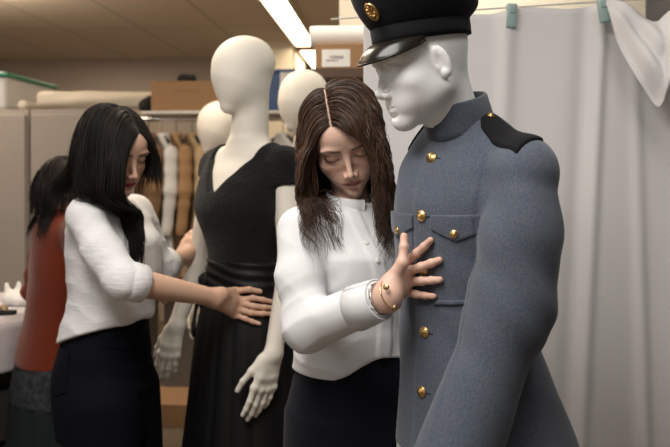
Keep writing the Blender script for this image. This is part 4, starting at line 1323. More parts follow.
# near hand flat on the dress front
dr = Shape().sub(wb).sub(sk).sub(bodice_base)
def on_dress(px, py, off):
    h = ray_hit(dr, px, py, 1.8, 2.7)
    return h + dr.grad(h[None])[0] * off
nD = dr.grad(ray_hit(dr, 250, 303, 1.8, 2.7)[None])[0]
fL = [[on_dress(241.5, 296, .016), on_dress(253, 298.5, .014), on_dress(262, 300.3, .010), on_dress(270, 302, .007)],
      [on_dress(240.5, 303, .017), on_dress(254, 306.6, .014), on_dress(264, 307.8, .010), on_dress(273, 308.2, .007)],
      [on_dress(239, 309.5, .016), on_dress(252, 313, .014), on_dress(262, 314, .010), on_dress(270, 314.2, .007)],
      [on_dress(237, 315, .014), on_dress(246, 319, .012), on_dress(253, 321.6, .009), on_dress(259.5, 323.8, .0065)]]
tL = [LRW + np.array([.022, .008, .010]), on_dress(238, 287.5, .020), on_dress(250, 287.8, .016), on_dress(259.5, 290, .010)]
lh = Shape().sub(hand_shape(LRW + fdl * .004, None, fL, tL, nD, rf=.0086, tip=.0068))
lh.rc(LRE + fdl * .06, LRW, .036, .0235, .02)
V2, F2 = polymesh(lh, LRW - [.18, .16, .14], LRW + [.22, .16, .14], .0022)
# far hand resting against the mannequin's side
fs2, tb2, n2 = auto_hand(LLW, at(199, 236, 2.56) - LLW, (-.2, -.9, .4), (-.6, -.1, .8), .165, curl=(14, 22, 16), spread=.6)
lh2 = Shape().sub(hand_shape(LLW, None, fs2, tb2, n2, rf=.0086, tip=.0068))
lh2.rc(LLE + fd2 * .04, LLW, .033, .024, .02)
V3, F3 = polymesh(lh2, LLW - [.13, .13, .13], LLW + [.16, .16, .2], .0024)
lbody = link_mesh('body', *joinVF([(V, F), (V1, F1), (V2, F2), (V3, F3)]), M['skin'], lw,
          colors=np.concatenate([C0, C1, np.tile(SKIN_L, (len(V2) + len(V3), 1))]))
for q_ in nails(fL, tL, [nD] * 5, .0055): link_mesh('fingernail', *q_, M['nail'], lbody)
# shirt, untucked, sleeves rolled to the elbow
ls = Shape()
ls.loft(TL, [(0.93, 0, -.026, .160, .124), (1.00, 0, -.014, .150, .118), (1.08, 0, -.002, .140, .110), (1.17, 0, .006, .146, .124), (1.24, 0, .004, .150, .120), (1.29, 0, -.010, .138, .098), (1.325, 0, -.014, .100, .078), (1.35, 0, -.012, .060, .060)], 0, n=2.2)
ls.rc(TL.p(.03, -.012, 1.305), LRS, .05, .050, .05); ls.rc(TL.p(-.03, -.012, 1.305), LLS, .05, .052, .05)
lsl = Shape()
lsl.chain([LRS, (LRS + LRE) / 2 + np.array([-.006, -.004, -.004]), LRE], [.050, .048, .046], .02)
lsl.rc(LRE, LRE + fdl * .045, .046, .043, .02)
ls.sub(lsl, None, .012)
ls.chain([LLS, LLE, LLE + fd2 * .045], [.056, .050, .046], .02)
def ldisp(P, d):
    o = .0025 * fbm(P, 24, 41, 3)
    t = np.clip((P - LRS) @ (LRE - LRS) / ((LRE - LRS) @ (LRE - LRS)), 0, 1)
    near = np.exp(-((P - (LRS + t[:, None] * (LRE - LRS))) ** 2).sum(1) / .007)
    ax = nrm(LRE - LRS)
    o += .0030 * near * (np.abs(np.sin((P - LRS) @ ax * 66 + 3.0 * fbm(P, 13, 9, 3))) ** .6 - .7)
    Q = TL.loc(P)
    o += .0034 * (1 - near) * (np.abs(np.sin(Q[:, 2] * 52 + Q[:, 1] * 24 + 3.0 * fbm(P, 10, 19, 3))) ** .6 - .7)
    return o
ls.disp(ldisp)
lbase = Shape().sub(ls)
lf = Shape().sub(ls)
lf.op(lambda P, b, q: (lambda Q: 0.985 + .30 * np.clip(Q[:, 1] + .06, -.1, .12) + .004 * np.sin(Q[:, 0] * 50) - Q[:, 2])(TL.loc(P)), None, None, .004, 'i')
lf.rc(LRE + fdl * .02, LRE + fdl * .12, .039, .041, .002, 's')
lf.rc(LLE + fd2 * .02, LLE + fd2 * .12, .040, .042, .002, 's')
lf.sub(Shape().rc(NBL - (0, 0, .005), HL.p(0, -.028, -.05), .05, .05), None, .004, 's')
V, F = polymesh(lf, (-0.95, 1.88, .90), (-0.28, 2.62, 1.40), .0045)
lshirt = link_mesh('shirt', V, F, M['linen'], lw)
link_mesh('rolled_cuff', *ring_band(LRE + fdl * .004, LRE + fdl * .056, .0475, .0450, .004, gap=.02), M['linen'], lshirt)
link_mesh('rolled_cuff', *ring_band(LLE + fd2 * .002, LLE + fd2 * .052, .0500, .0480, .004, gap=.02), M['linen'], lshirt)
# jeans
js = Shape()
js.loft(TL, [(0.70, 0, -.026, .150, .122), (0.84, 0, -.030, .156, .128), (0.93, 0, -.022, .148, .116), (1.00, 0, -.012, .134, .102), (1.045, 0, -.008, .128, .098)], 0, n=2.2)
for s_ in (-1, 1):
    js.chain([TL.p(s_ * .075, .004, .80), TL.p(s_ * .082, .05, .46), TL.p(s_ * .082, -.03, .06)], [.098, .064, .056], .03)
js.disp(lambda P, d: .002 * fbm(P, 12, 71, 2) - .003 * np.exp(-((P - TL.p(0, .1, .87)) ** 2).sum(1) / .01) * np.sin(P[:, 2] * 130 + P[:, 0] * 60))
jb = Shape().sub(js)
V, F = polymesh(js, (-0.95, 1.95, .04), (-0.32, 2.55, 1.06), .006)
jeans = link_mesh('jeans', V, F, M['denim'], lw)
wbd = Shape()
wbd.op(lambda P, b, q: np.maximum(jb.ev(P, b, q) - .004, np.abs(TL.loc(P)[:, 2] - 1.025) - .017))
V, F = polymesh(wbd, (-0.9, 2.0, .99), (-0.35, 2.5, 1.06), .004)
link_mesh('waistband', V, F, M['denim'], jeans)
def jeans_patch(name, poly, fr, up):
    s = patch(jb, fr, poly, up, .003, 1)
    P = np.array([fr.p(a, y, b) for a, b in poly for y in (0, .25)])
    V, F = polymesh(s, P.min(0) - .02, P.max(0) + .02, .003, margin=3)
    link_mesh(name, V, F, M['denim'], jeans)
TLs = facing((-0.620, 2.235, 0), 10)         # her right side seen square on
jeans_patch('back_pocket', [(.055, .955), (.130, .965), (.128, .85), (.092, .835), (.058, .85)], TLs, .0035)
jeans_patch('front_pocket', [(-.10, 1.00), (-.02, 1.005), (-.035, .965), (-.10, .945)], TLs, .003)
belt_l = snap(jb, TL.p(.03, .2, 1.02), .006)
V, F = bevbox((-.006, -.006, -.026), (.006, .006, .026), .002, None, belt_l); link_mesh('belt_loop', V, F, M['denim'], jeans)
# hair
lnoear = Shape(); lnoear.ops += lb.ops[1:]; lnoear.sub(head_shape(True, ears=False), HL, 0, bound=(HL.p(0, 0, 0), .14))
gl = Shape().sub(lnoear).sub(lbase)
PXL = -0.012
def face_open_l(Q, side, s_, o):
    z = Q[:, 2]
    rgt = np.interp(z, [-.40, -.15, -.06, 0.0, .045, .075], [.004, .000, .003, .006, .004, PXL + .002])
    lft = np.interp(z, [-.40, -.15, -.06, 0.0, .045, .075], [.040, .046, .050, .048, .034, -(PXL - .002)])
    m = (Q[:, 1] > .03) & (z < .075)
    w_ = np.clip((Q[:, 1] - .03) / .025, 0, 1) * m
    tgt = np.where(side > 0, np.maximum(Q[:, 0], rgt + o * .3), np.minimum(Q[:, 0], -lft - o * .3))
    Q = Q.copy(); Q[:, 0] += (tgt - Q[:, 0]) * w_ * .8
    Q[:, 0] = np.where((side < 0) & (Q[:, 0] < -.072), Q[:, 0] * .5 - .036, Q[:, 0])
    T = TL.loc(HL.w(Q))                                 # near locks drift in front of the shoulder, the rest behind it
    h1, h2 = (o * 1e5) % 1.0, (o * 7.3e6) % 1.0
    near = (side > 0) & (Q0y >= -.045)
    back_ = Q0y < -.045
    tx = np.where(near, .035 + .065 * h1, T[:, 0]); tx = np.where(back_, .0 + .11 * (h1 - .2), tx)
    ty = np.where(near, .060 + .10 * h2, T[:, 1]); ty = np.where(back_, -.125 - .02 * h2, ty)
    k_ = .14 * np.clip((1.46 - T[:, 2]) / .05, 0, 1) * (near | back_)
    k_ = np.where(near, .14 * np.clip((1.375 - T[:, 2]) / .05, 0, 1), k_)
    T[:, 0] += np.clip((tx - T[:, 0]) * k_, -.005, .005)
    T[:, 1] += np.clip((ty - T[:, 1]) * k_, -.005, .005)
    return HL.loc(TL.w(T))
Q0y = None
def len_l(q, r):
    L = r.uniform(.34, .46, len(q))
    L = np.where(q[:, 1] < -.045, r.uniform(.15, .21, len(q)), L)      # the back hair lies behind the shoulder
    return np.where((q[:, 0] < PXL) & (q[:, 1] >= -.045), r.uniform(.13, .20, len(q)), L)
paths, q, r = grow_hair(V1, HL, scalp_l, 3600, PXL, gl, len_l, (.004, .016), 9, lift=.05, back=.05, spread=.8, fixf=face_open_l, step=.010)
cols = np.array([.009, .007, .006]) + np.array([.014, .009, .006]) * r.uniform(0, 1, (len(paths), 1)) ** 2
V, F, C = strands(paths, .0015, cols, wave=.004, wl=.2, seed=4, conv=.3, nclump=140)
link_mesh('hair', V, F, M['hair_black'], lw, colors=C)

# ------------------------------------------------------------------ the person in the rust cardigan, seen from behind
TR = facing((at(66, 0, 2.78)[0], 2.78, 0), -128, sc=1.045)
HR = facing(at(68, 189, 2.77), -125, 20, 0, .95)
rp = thing('person', TR.o, 'black-haired person in a rust red jacket standing turned away at the table', 'person')
rb = Shape()
rb.sub(head_shape(True), HR, 0, bound=(HR.p(0, 0, 0), .14))
rb.rc(HR.p(0, -.028, -.035), TR.p(0, -.01, 1.22), .047, .052, .02)
rb.loft(TR, [(.76, 0, -.02, .125, .095), (.9, 0, -.01, .135, .095), (1.05, 0, .01, .12, .09), (1.17, 0, .005, .12, .08), (1.225, 0, -.01, .07, .055)], .03)
RA = []
for s_ in (-1, 1):
    S_, E_, W_ = TR.p(s_ * .158, -.005, 1.175), TR.p(s_ * .225, -.02, .955), TR.p(s_ * .11, .20, .95)
    RA.append((S_, E_, W_))
    rb.chain([S_, E_, W_], [.042, .036, .024], .02)
    rb.chain([TR.p(s_ * .07, -.01, .76), TR.p(s_ * .085, .015, .44), TR.p(s_ * .085, -.02, .08)], [.068, .052, .036], .02)
    rb.rc(TR.p(s_ * .085, -.035, .035), TR.p(s_ * .095, .13, .025), .034, .024, .02)
    fs, tb, nn = auto_hand(W_, TR.v(-s_ * .4, 1, -.1), TR.v(0, .1, 1), TR.v(-s_, 0, 0), .17)
    rb.sub(hand_shape(W_, None, fs, tb, nn), None, .005, bound=(W_ + TR.v(0, .08, 0), .15))
V, F = polymesh(rb, TR.o + [-.42, -.42, -.01], TR.o + [.42, .42, 1.62], .006)
F = F[V[F][:, :, 2].max(1) < HR.o[2] - .135]
V1, F1 = polymesh(rb, HR.o - [.15, .15, .17], HR.o + [.15, .15, .16], .004)
Q = HR.loc(V1)
sm = np.clip(scalp_l(Q) / .004, 0, 1)[:, None]
C1 = paint_head(Q, SKIN_L) * (1 - sm) + np.array([.012, .009, .008]) * sm
kk = HR.loc(V)[:, 2] < -.14
link_mesh('body', *joinVF([(V, F), (V1, F1)]), M['skin'], rp, colors=np.concatenate([np.tile(SKIN_L, (len(V), 1)), C1]))
rs = Shape()
rs.loft(TR, [(.66, 0, -.030, .165, .146), (.78, 0, -.022, .156, .130), (.92, 0, -.005, .148, .118), (1.05, 0, .004, .150, .118), (1.14, 0, 0, .145, .105), (1.19, 0, -.01, .115, .085), (1.225, 0, -.012, .07, .065), (1.245, 0, -.012, .055, .055)], 0, n=2.2)
for S_, E_, W_ in RA:
    rs.rc(TR.p(0, -.01, 1.185), S_, .05, .058, .05)
    rs.chain([S_, E_, W_], [.060, .054, .044], .02)
rs.disp(lambda P, d: .004 * fbm(P, 16, 51, 2) - .006 * np.exp(-((P - RA[0][1]) ** 2).sum(1) / .02) * np.sin(P[:, 2] * 80 + P[:, 0] * 40))
rb_ = Shape().sub(rs)
rs.plane((0, 0, .775), (0, 0, -1), .004)
for S_, E_, W_ in RA: rs.rc(W_ - nrm(W_ - E_) * .02, W_ + nrm(W_ - E_) * .06, .036, .037, .002, 's')
V, F = polymesh(rs, TR.o + [-.42, -.42, .64], TR.o + [.42, .42, 1.30], .006)
link_mesh('jacket', V, F, M['rust'], rp)
M['print'] = mat('dark_printed_cotton', (.006, .009, .014), .9, speck=((.07, .075, .085), 55, .5))
M['teal'] = mat('dark_teal_cotton', (.002, .009, .010), .9)
dk = Shape(); dk.loft(TR, [(.62, 0, -.03, .180, .146), (.70, 0, -.025, .172, .138), (.80, 0, -.02, .15, .12)], 0, n=2.2)
V, F = polymesh(dk, TR.o + [-.3, -.3, .5], TR.o + [.3, .3, .85], .008); link_mesh('tunic', V, F, M['print'], rp)
dk = Shape(); dk.loft(TR, [(.34, 0, -.03, .195, .155), (.63, 0, -.03, .176, .142)], 0, n=2.2)
dk.disp(lambda P, d: .004 * np.sin(np.arctan2(P[:, 1] - TR.o[1], P[:, 0] - TR.o[0]) * 16))
V, F = polymesh(dk, TR.o + [-.3, -.3, .3], TR.o + [.3, .3, .7], .008); link_mesh('skirt', V, F, M['teal'], rp)
dk = Shape()
for s_ in (-1, 1): dk.chain([TR.p(s_ * .08, -.01, .50), TR.p(s_ * .085, .01, .4), TR.p(s_ * .085, -.02, .07)], [.078, .06, .045], .01)
V, F = polymesh(dk, TR.o + [-.3, -.3, .02], TR.o + [.3, .3, .6], .008); link_mesh('leggings', V, F, M['dark'], rp)
rnoear = Shape(); rnoear.ops += rb.ops[1:]; rnoear.sub(head_shape(True, ears=False), HR, 0, bound=(HR.p(0, 0, 0), .14))
gr = Shape().sub(rnoear).sub(rb_)
def bob(Q, side, s_, o):
    Q = Q.copy(); z = Q[:, 2]
    m = (Q[:, 1] > .04) & (z < .06)
    Q[:, 0] = np.where(m, np.sign(side) * np.maximum(np.abs(Q[:, 0]), .052), Q[:, 0])
    return Q
paths, q, r = grow_hair(V1, HR, scalp_l, 700, 0.0, gr, (.13, .185), (.004, .014), 15, lift=.05, back=.2, fixf=bob, step=.010)
cols = np.array([.010, .0075, .0065]) + np.array([.015, .009, .007]) * r.uniform(0, 1, (len(paths), 1)) ** 2
V, F, C = strands(paths, .0034, cols, wave=.003, wl=.2, seed=6, conv=.3)
link_mesh('hair', V, F, M['hair_black'], rp, colors=C)
# ------------------------------------------------------------------ furniture and stored things behind the figures
M['cabinet'] = mat('warm_grey_laminate', (0.37, 0.33, 0.30), .6, bump=(40, .03, .001))
M['card'] = mat('brown_cardboard', (0.33, 0.19, 0.095), .85, bump=(120, .1, .001))
M['steel'] = mat('chrome', (0.75, 0.73, 0.70), .22, 1.0)
M['wood'] = mat('tan_wood', (0.36, 0.21, 0.11), .55, bump=(30, .2, .001), ani=(1, 1, 12))
M['brown'] = mat('dark_brown_board', (0.085, 0.045, 0.026), .6)
M['label'] = mat('white_paper', (0.80, 0.79, 0.76), .7)
M['ink'] = mat('grey_ink', (0.12, 0.11, 0.12), .8)
M['white_fabric'] = mat('cream_rolled_fabric', (0.66, 0.60, 0.50), .9, bump=(80, .3, .003))
M['tape'] = mat('packing_tape', (0.42, 0.28, 0.15), .35)
def rb(parent, name, lo, hi, m, bev=.003, label=None): return room_box(name, lo, hi, M[m], parent, bev, label=label)
def rloc(p): return p @ ROOM_R                         # world -> room axes
# grey storage cabinets along the left
for k, (xa, xb, lab) in enumerate(((-2.95, -2.06, 'warm grey laminate cabinet at the far left edge, carrying the green-lidded box'), (-2.05, -1.53, 'warm grey laminate cabinet behind the dark-haired woman, carrying the rolled fabric'))):
    t = thing('storage_cabinet', rm((xa + xb) / 2, 4.75, 0), lab, 'cabinet', 'grey storage cabinets')
    rb(t, 'carcass', (xa, 4.37, .06), (xb, 5.1, 1.790), 'cabinet')
    rb(t, 'plinth', (xa + .02, 4.40, 0), (xb - .02, 5.08, .06), 'brown')
    n = 2 if k == 0 else 1
    for i in range(n):
        w_ = (xb - xa) / n
        d_o = rb(t, 'door', (xa + i * w_ + .012, 4.348, .08), (xa + (i + 1) * w_ - .012, 4.368, 1.760), 'cabinet', .004)
        hx = xa + (i + 1) * w_ - .06 if i == 0 else xa + i * w_ + .06
        V, F = tube([rm(hx, 4.348, 1.0), rm(hx, 4.315, 1.01), rm(hx, 4.315, 1.12), rm(hx, 4.348, 1.13)], .005, 8)
        link_mesh('handle', V, F, M['steel'], d_o)
# green-lidded box on top
M['bin'] = mat('frosted_white_plastic', (.55, .55, .55), .4); M['green'] = mat('green_plastic', (.01, .19, .11), .4)
t = thing('storage_box', rm(-2.48, 4.75, 1.791), 'pale plastic storage box with a green lid rim on top of the left cabinet', 'storage box')
rb(t, 'tub', (-2.66, 4.40, 1.792), (-2.205, 5.05, 1.985), 'bin', .02)
rb(t, 'lid', (-2.68, 4.385, 1.980), (-2.190, 5.065, 2.003), 'green', .006, label='green lid')
rb(t, 'lid_panel', (-2.64, 4.42, 2.001), (-2.23, 5.03, 2.011), 'bin', .004)
# cloth bundle under the box edge and the long fabric roll
def cloth_roll(name, a, b, r, m, label, cat, seed, squash=.85):
    a, b = np.asarray(a, float), np.asarray(b, float); s = Shape(); s.rc(a, b, r, r * .92, flat=((0, 0, 1), squash))
    ax = nrm(b - a)
    def dsp(P, d):
        Q = P - a; Q = Q - np.outer(Q @ ax, ax); th_ = np.arctan2(Q[:, 2], Q[:, 1])
        return .004 * fbm(P, 14, seed, 3) - .003 * np.sin(th_ * 5 + (P @ ax) * 9)
    s.disp(dsp)
    for p, n in ((a, -ax), (b, ax)): s.plane(p + n * r * .35, n, .012)
    V, F = polymesh(s, np.minimum(a, b) - r * 1.6, np.maximum(a, b) + r * 1.6, .006)
    return tag(link_mesh(name, V, F, M[m], label=label), cat=cat)
cloth_roll('fabric_roll', rm(-2.03, 4.50, 1.853), rm(-1.40, 4.52, 1.849), .062, 'white_fabric', 'long roll of cream fabric lying across the grey cabinet top', 'fabric roll', 3)
cloth_roll('cloth_bundle', rm(-2.10, 4.385, 1.8175), rm(-2.10, 4.62, 1.8175), .029, 'white_fabric', 'small folded cream cloth tucked between the plastic box and fabric roll', 'cloth', 8)
# clothes rack
RX0, RX1, RY, RZ = -1.475, -0.26, 4.42, 1.735
t = thing('clothes_rack', rm(-.88, RY, 0), 'chrome clothes rack with a top board, full of hanging garments', 'clothes rack')
V, F = tube([rm(x, RY, RZ) for x in np.linspace(RX0, RX1, 9)], .0145, 14); link_mesh('rail', V, F, M['steel'], t)
for x in (RX0, RX1):
    V, F = tube([rm(x, RY, z) for z in (.03, .8, 1.4, 1.77)], .014, 12); link_mesh('upright', V, F, M['steel'], t)
    V, F = tube([rm(x, RY - .25, .03), rm(x, RY, .035), rm(x, RY + .25, .03)], .014, 12); link_mesh('foot', V, F, M['steel'], t)
    for dy in (-.24, .24):
        V, F = lathe([(.001, 0), (.02, 0), (.024, .012), (.02, .022), (.001, .024)], 14, rm(x, RY + dy, .0)); link_mesh('caster', V, F, M['dark'], t)
rb(t, 'top_board', (RX0 + .09, RY - .14, 1.755), (RX1 + .03, RY + .20, 1.769), 'label', .002)
# what stands on the board
def carton(x0, x1, y0, y1, z0, h, label, m='card', writing=True, lab=None):
    t = thing('cardboard_box', rm((x0 + x1) / 2, (y0 + y1) / 2, z0), label, 'box')
    rb(t, 'carton', (x0, y0, z0), (x1, y1, z0 + h - .004), m, .004)
    rb(t, 'lid_flaps', (x0 + .001, y0 + .001, z0 + h - .004), (x1 - .001, (y0 + y1) / 2 - .001, z0 + h), m, .001)
    rb(t, 'tape_strip', (x0 + (x1 - x0) * .0 + .002, (y0 + y1) / 2 - .02, z0 + h - .001), (x1 - .002, (y0 + y1) / 2 + .02, z0 + h + .0012), 'tape', 0)
    return t
cb = carton(-1.335, -.955, RY - .12, RY + .15, 1.770, .165, 'plain brown cardboard box on the rack board left of the big blank head')
# handwriting on the box: a faint short line of strokes
strokes = []
rr_ = np.random.default_rng(2); x = -1.215
while x < -1.07:
    w_ = rr_.uniform(.008, .015); z = 1.879
    pts = [rm(x + w_ * u, RY - .1212, z + rr_.uniform(-.008, .008)) for u in np.linspace(0, 1, 5)]
    strokes.append(tube(pts, .0011, 5)); x += w_ + rr_.choice([.003, .003, .012])
link_mesh('handwriting', *joinVF(strokes), M['ink'], cb)['kind'] = 'stuff'
s = Shape(); c = rm(-1.165, RY - .01, 1.958); s.ell(c, (.055, .04, .026)); s.rc(c + [-.03, 0, .012], c + [.035, 0, .014], .013, .011, .02)
s.disp(lambda P, d: .006 * fbm(P, 45, 9, 2)); s.plane(rm(0, 0, 1.9365), (0, 0, -1), .002)
V, F = polymesh(s, c - .1, c + .1, .005)
tag(link_mesh('cloth_bundle', V, F, M['dark'], label='small black bundle sitting on top of the brown cardboard box'), cat='bundle')
s = Shape(); c = rm(-1.385, RY - .03, 1.809); s.ell(c, (.042, .06, .040)); s.rc(c + [-.02, 0, .0], c + [.02, 0, .035], .022, .018, .02)
s.disp(lambda P, d: .007 * fbm(P, 40, 19, 2)); s.plane(rm(0, 0, 1.770), (0, 0, -1), .002)
V, F = polymesh(s, c - .1, c + .1, .005)
tag(link_mesh('cloth_bundle', V, F, M['dark'], label='dark crumpled bundle between the fabric roll and the brown cardboard box'), cat='bundle')
M['blue'] = mat('blue_plastic_bag', (.035, .085, .22), .5, bump=(30, .5, .01))
t = thing('storage_box', rm(-.60, RY, 1.770), 'blue storage box with a white label on the rack board', 'storage box')
rb(t, 'tub', (-.70, RY - .11, 1.770), (-.545, RY + .13, 1.978), 'blue', .012)
rb(t, 'lid', (-.706, RY - .116, 1.976), (-.539, RY + .136, 1.995), 'blue', .005)
rb(t, 'label_card', (-.622, RY - .1135, 1.858), (-.552, RY - .1105, 1.985), 'label', 0, label='white label')
# garments, each on its own hanger
M['hanger'] = mat('black_hanger', (.012, .012, .013), .4)
def garment(x, col, L, lab, ang=62, sleeve=.52, w=.19, kind='jacket', group='garments on the rack'):
    key = 'g_%d_%d_%d' % tuple(int(c * 999) for c in col)
    if key not in M: M[key] = mat('garment_cloth', col, .9, bump=(200, .25, .001))
    top = RZ - .145
    o = rm(x, RY, 0)
    T = facing(o, ang)
    h = thing('clothes_hanger', rm(x, RY, RZ), 'black hanger hooked on the rail, holding ' + lab[0], 'hanger', 'hangers on the rack rail')
    hk = [T.p(0, 0, RZ - .085)] + [T.p(.0175 * math.sin(a), 0, RZ - .0005 - .0 + .0175 * math.cos(a) - .0) for a in np.linspace(2.6, -1.6, 12)]
    V, F = tube(hk, .0022, 6); link_mesh('hook', V, F, M['steel'] if kind == 'shirt' else M['hanger'], h)
    arm_ = [T.p(u, .0 + .02 * abs(u) / .19, RZ - .085 - .055 * (abs(u) / .19) ** 1.3) for u in np.linspace(-w * .93, w * .93, 15)]
    V, F = tube(arm_, [.006 + .004 * abs(u) for u in np.linspace(-1, 1, 15)], 8); link_mesh('arms', V, F, M['hanger'], h)
    t = thing(kind, rm(x, RY, RZ - .1 - L), lab[1], 'garment', group)
    s = Shape(); zt = RZ - .105
    s.loft(T, [(zt - L, 0, 0, w * .98, .028), (zt - L * .6, 0, 0, w * .9, .028), (zt - .20, 0, 0, w * .92, .030), (zt - .07, 0, 0, w * .90, .027), (zt - .02, 0, .0, w * .55, .028), (zt + .025, 0, 0, .055, .035)], 0, n=2.6)
    s.disp(lambda P, d: .003 * np.sin(T.loc(P)[:, 0] * 70 + 2 * fbm(P, 6, 3, 2)) * np.clip((zt - .1 - P[:, 2]) / .3, 0, 1) + .003 * fbm(P, 12, 5, 2))
    V, F = polymesh(s, T.o + [-.3, -.3, zt - L - .05], T.o + [.3, .3, RZ], .008)
    link_mesh('body', V, F, M[key], t)
    for sg in (-1, 1):
        a = Shape(); a.chain([T.p(sg * w * .86, .0, zt - .085), T.p(sg * (w + .012), .012, zt - .3), T.p(sg * (w - .005), .03, zt - sleeve)], [.040, .036, .030], .02)
        a.disp(lambda P, d:   .002 * np.sin(P[:, 2] * 60 + 3 * fbm(P, 9, 7, 2)))
        V, F = polymesh(a, T.o + [-.32, -.32, zt - sleeve - .08], T.o + [.32, .32, RZ], .008); link_mesh('sleeve', V, F, M[key], t)
W_, TAN, BEI, CRM, GRY, BRN = (.66, .64, .62), (.34, .20, .095), (.46, .33, .19), (.58, .48, .34), (.10, .10, .11), (.20, .11, .055)
garment(-1.385, BRN, .80, ('the brown jacket nearest the left end', 'brown jacket at the left end of the rack, mostly behind the black-haired woman'))
garment(-1.305, W_, .74, ('the white shirt', 'white shirt hanging first beside the dark-haired woman on the rack'), kind='shirt')
garment(-1.225, TAN, .78, ('the darker tan jacket', 'darker tan jacket hanging next to the white shirt on the rack'))
garment(-1.135, BEI, .84, ('the light tan coat', 'light tan coat hanging between the darker tan jacket and the cream one'), kind='coat')
garment(-1.035, CRM, .70, ('the cream jacket', 'cream jacket with a sloping sleeve, hanging left of the small blank head'), ang=50)
garment(-.93, GRY, .86, ('the charcoal jacket', 'charcoal grey jacket hanging behind the shoulder of the black dress'))
garment(-.62, W_, .72, ('the white shirt below the blue box', 'white shirt hanging under the blue box on the rack'), kind='shirt')
garment(-.52, CRM, .74, ('the cream shirt below the blue box', 'cream shirt hanging right of the one under the blue box'), kind='shirt')
garment(-.42, TAN, .80, ('the tan jacket at the right end', 'tan jacket at the right end of the rack behind the blank head'))
# cupboard behind the rack and the low board on the floor
M['taupe'] = mat('taupe_laminate', (.25, .20, .165), .7)
t = thing('cupboard', rm(-.86, 5.0, 0), 'low taupe cupboard standing behind the clothes rack', 'cupboard')
rb(t, 'carcass', (-1.42, 4.84, .05), (-.30, 5.3, 1.15), 'taupe', .004); rb(t, 'plinth', (-1.40, 4.86, 0), (-.32, 5.28, .05), 'brown')
for i in range(2): rb(t, 'door', (-1.41 + i * .555, 4.822, .07), (-.865 + i * .555, 4.84, 1.13), 'taupe', .004)
t = thing('bench', rm(-.92, 3.75, 0), 'low tan wooden bench on the floor beneath the mannequin hand', 'bench')
rb(t, 'seat_board', (-1.30, 3.62, .255), (-.52, 3.92, .364), 'wood', .004)
for x in (-1.24, -.62): rb(t, 'leg', (x, 3.66, 0), (x + .05, 3.88, .255), 'wood', .004)

# table at the left with its cloth
M['tablecloth'] = mat('lilac_white_cloth', (.58, .54, .56), .9, bump=(120, .15, .001))
tb_o = at(-44, 0, 2.98); TT = facing((tb_o[0], 2.98, 0), -62)
TT.o[2] = 0
t = thing('work_table', TT.o, 'dark drawer table under a pale cloth at the left edge', 'table')
def tbox(name, lo, hi, m, parent, bev=.004):
    V, F = bevbox(lo, hi, bev, TT.R, TT.o); return link_mesh(name, V, F, M[m], parent, smooth=False)
tbox('tabletop', (-.62, -.30, .865), (.52, .30, .895), 'brown', t)
tbox('cabinet', (-.58, -.27, .04), (.48, .26, .865), 'dark', t)
M['drawer'] = mat('dark_grey_drawer', (.045, .040, .038), .6)
for zz in (.08, .28, .48, .68):
    dd = tbox('drawer', (-.57, .26, zz), (.47, .285, zz + .175), 'drawer', t)
    tbox('drawer_pull', (-.10, .285, zz + .12), (.02, .300, zz + .135), 'steel', dd, .002)
def tcloth():
    n, m = 70, 44; V = []
    for j in range(m):
        v = j / (m - 1) * .90 - .32
        for i in range(n):
            x = i / (n - 1) * 1.18 - .65
            if v <= .32: y, z = v, .900
            else:
                e = v - .32; y = .325 + .010 * math.sin(x * 26) * min(1, e * 8) + .01; z = .900 - e * .62
            z += .0025 * math.sin(x * 31 + v * 17) + .002 * math.sin(x * 13 - v * 40)
            V.append((x, y, max(z, .8975) if v <= .32 else z))
    V = np.array(V) @ TT.R.T + TT.o
    F = [[j * n + i, j * n + i + 1, (j + 1) * n + i + 1, (j + 1) * n + i] for j in range(m - 1) for i in range(n - 1)]
    return V, F
tc_ = tag(link_mesh('tablecloth', *tcloth(), M['tablecloth'], label='pale lilac cloth spread over the dark drawer table'), cat='tablecloth')
md = tc_.modifiers.new('thickness', 'SOLIDIFY'); md.thickness = .003; md.offset = 1
def on_table(px, py): 
    d = (CAM_H - .903) * FOC / (py - CY); return at(px, py, d)
s = Shape(); c = on_table(17, 306) + [0, 0, .028]
s.ell(c, (.060, .05, .030)); s.rc(c + [-.03, 0, .0], c + [-.045, .01, .055], .022, .006, .02); s.rc(c + [.02, 0, 0], c + [.035, -.01, .045], .022, .005, .02); s.rc(c, c + [.0, .02, .06], .02, .006, .02)
s.disp(lambda P, d: .008 * fbm(P, 42, 29, 2)); s.plane((0, 0, .9045), (0, 0, -1), .001)
V, F = polymesh(s, c - .12, c + .12, .004)
tag(link_mesh('crumpled_tissue', V, F, M['label'], label='crumpled white tissue paper lying on the pale tablecloth'), cat='tissue paper')
c = on_table(16, 311) + np.array([0, -.09, .012])
t = thing('tape_dispenser', c - [0, 0, .01], 'small dark tape dispenser on the pale tablecloth before the tissue', 'tape dispenser')
V, F = bevbox((-.035, -.018, -.010), (.035, .018, .006), .004, None, c); link_mesh('base', V, F, M['dark'], t)
R_ = np.array([[1.0, 0, 0], [0, 0, 1], [0, 1, 0]]).T
V, F = lathe([(.006, -.008), (.017, -.008), (.017, .008), (.006, .008)], 20, c + [-.012, 0, .010], R_, close=False); link_mesh('tape_reel', V, F, M['tape'], t)

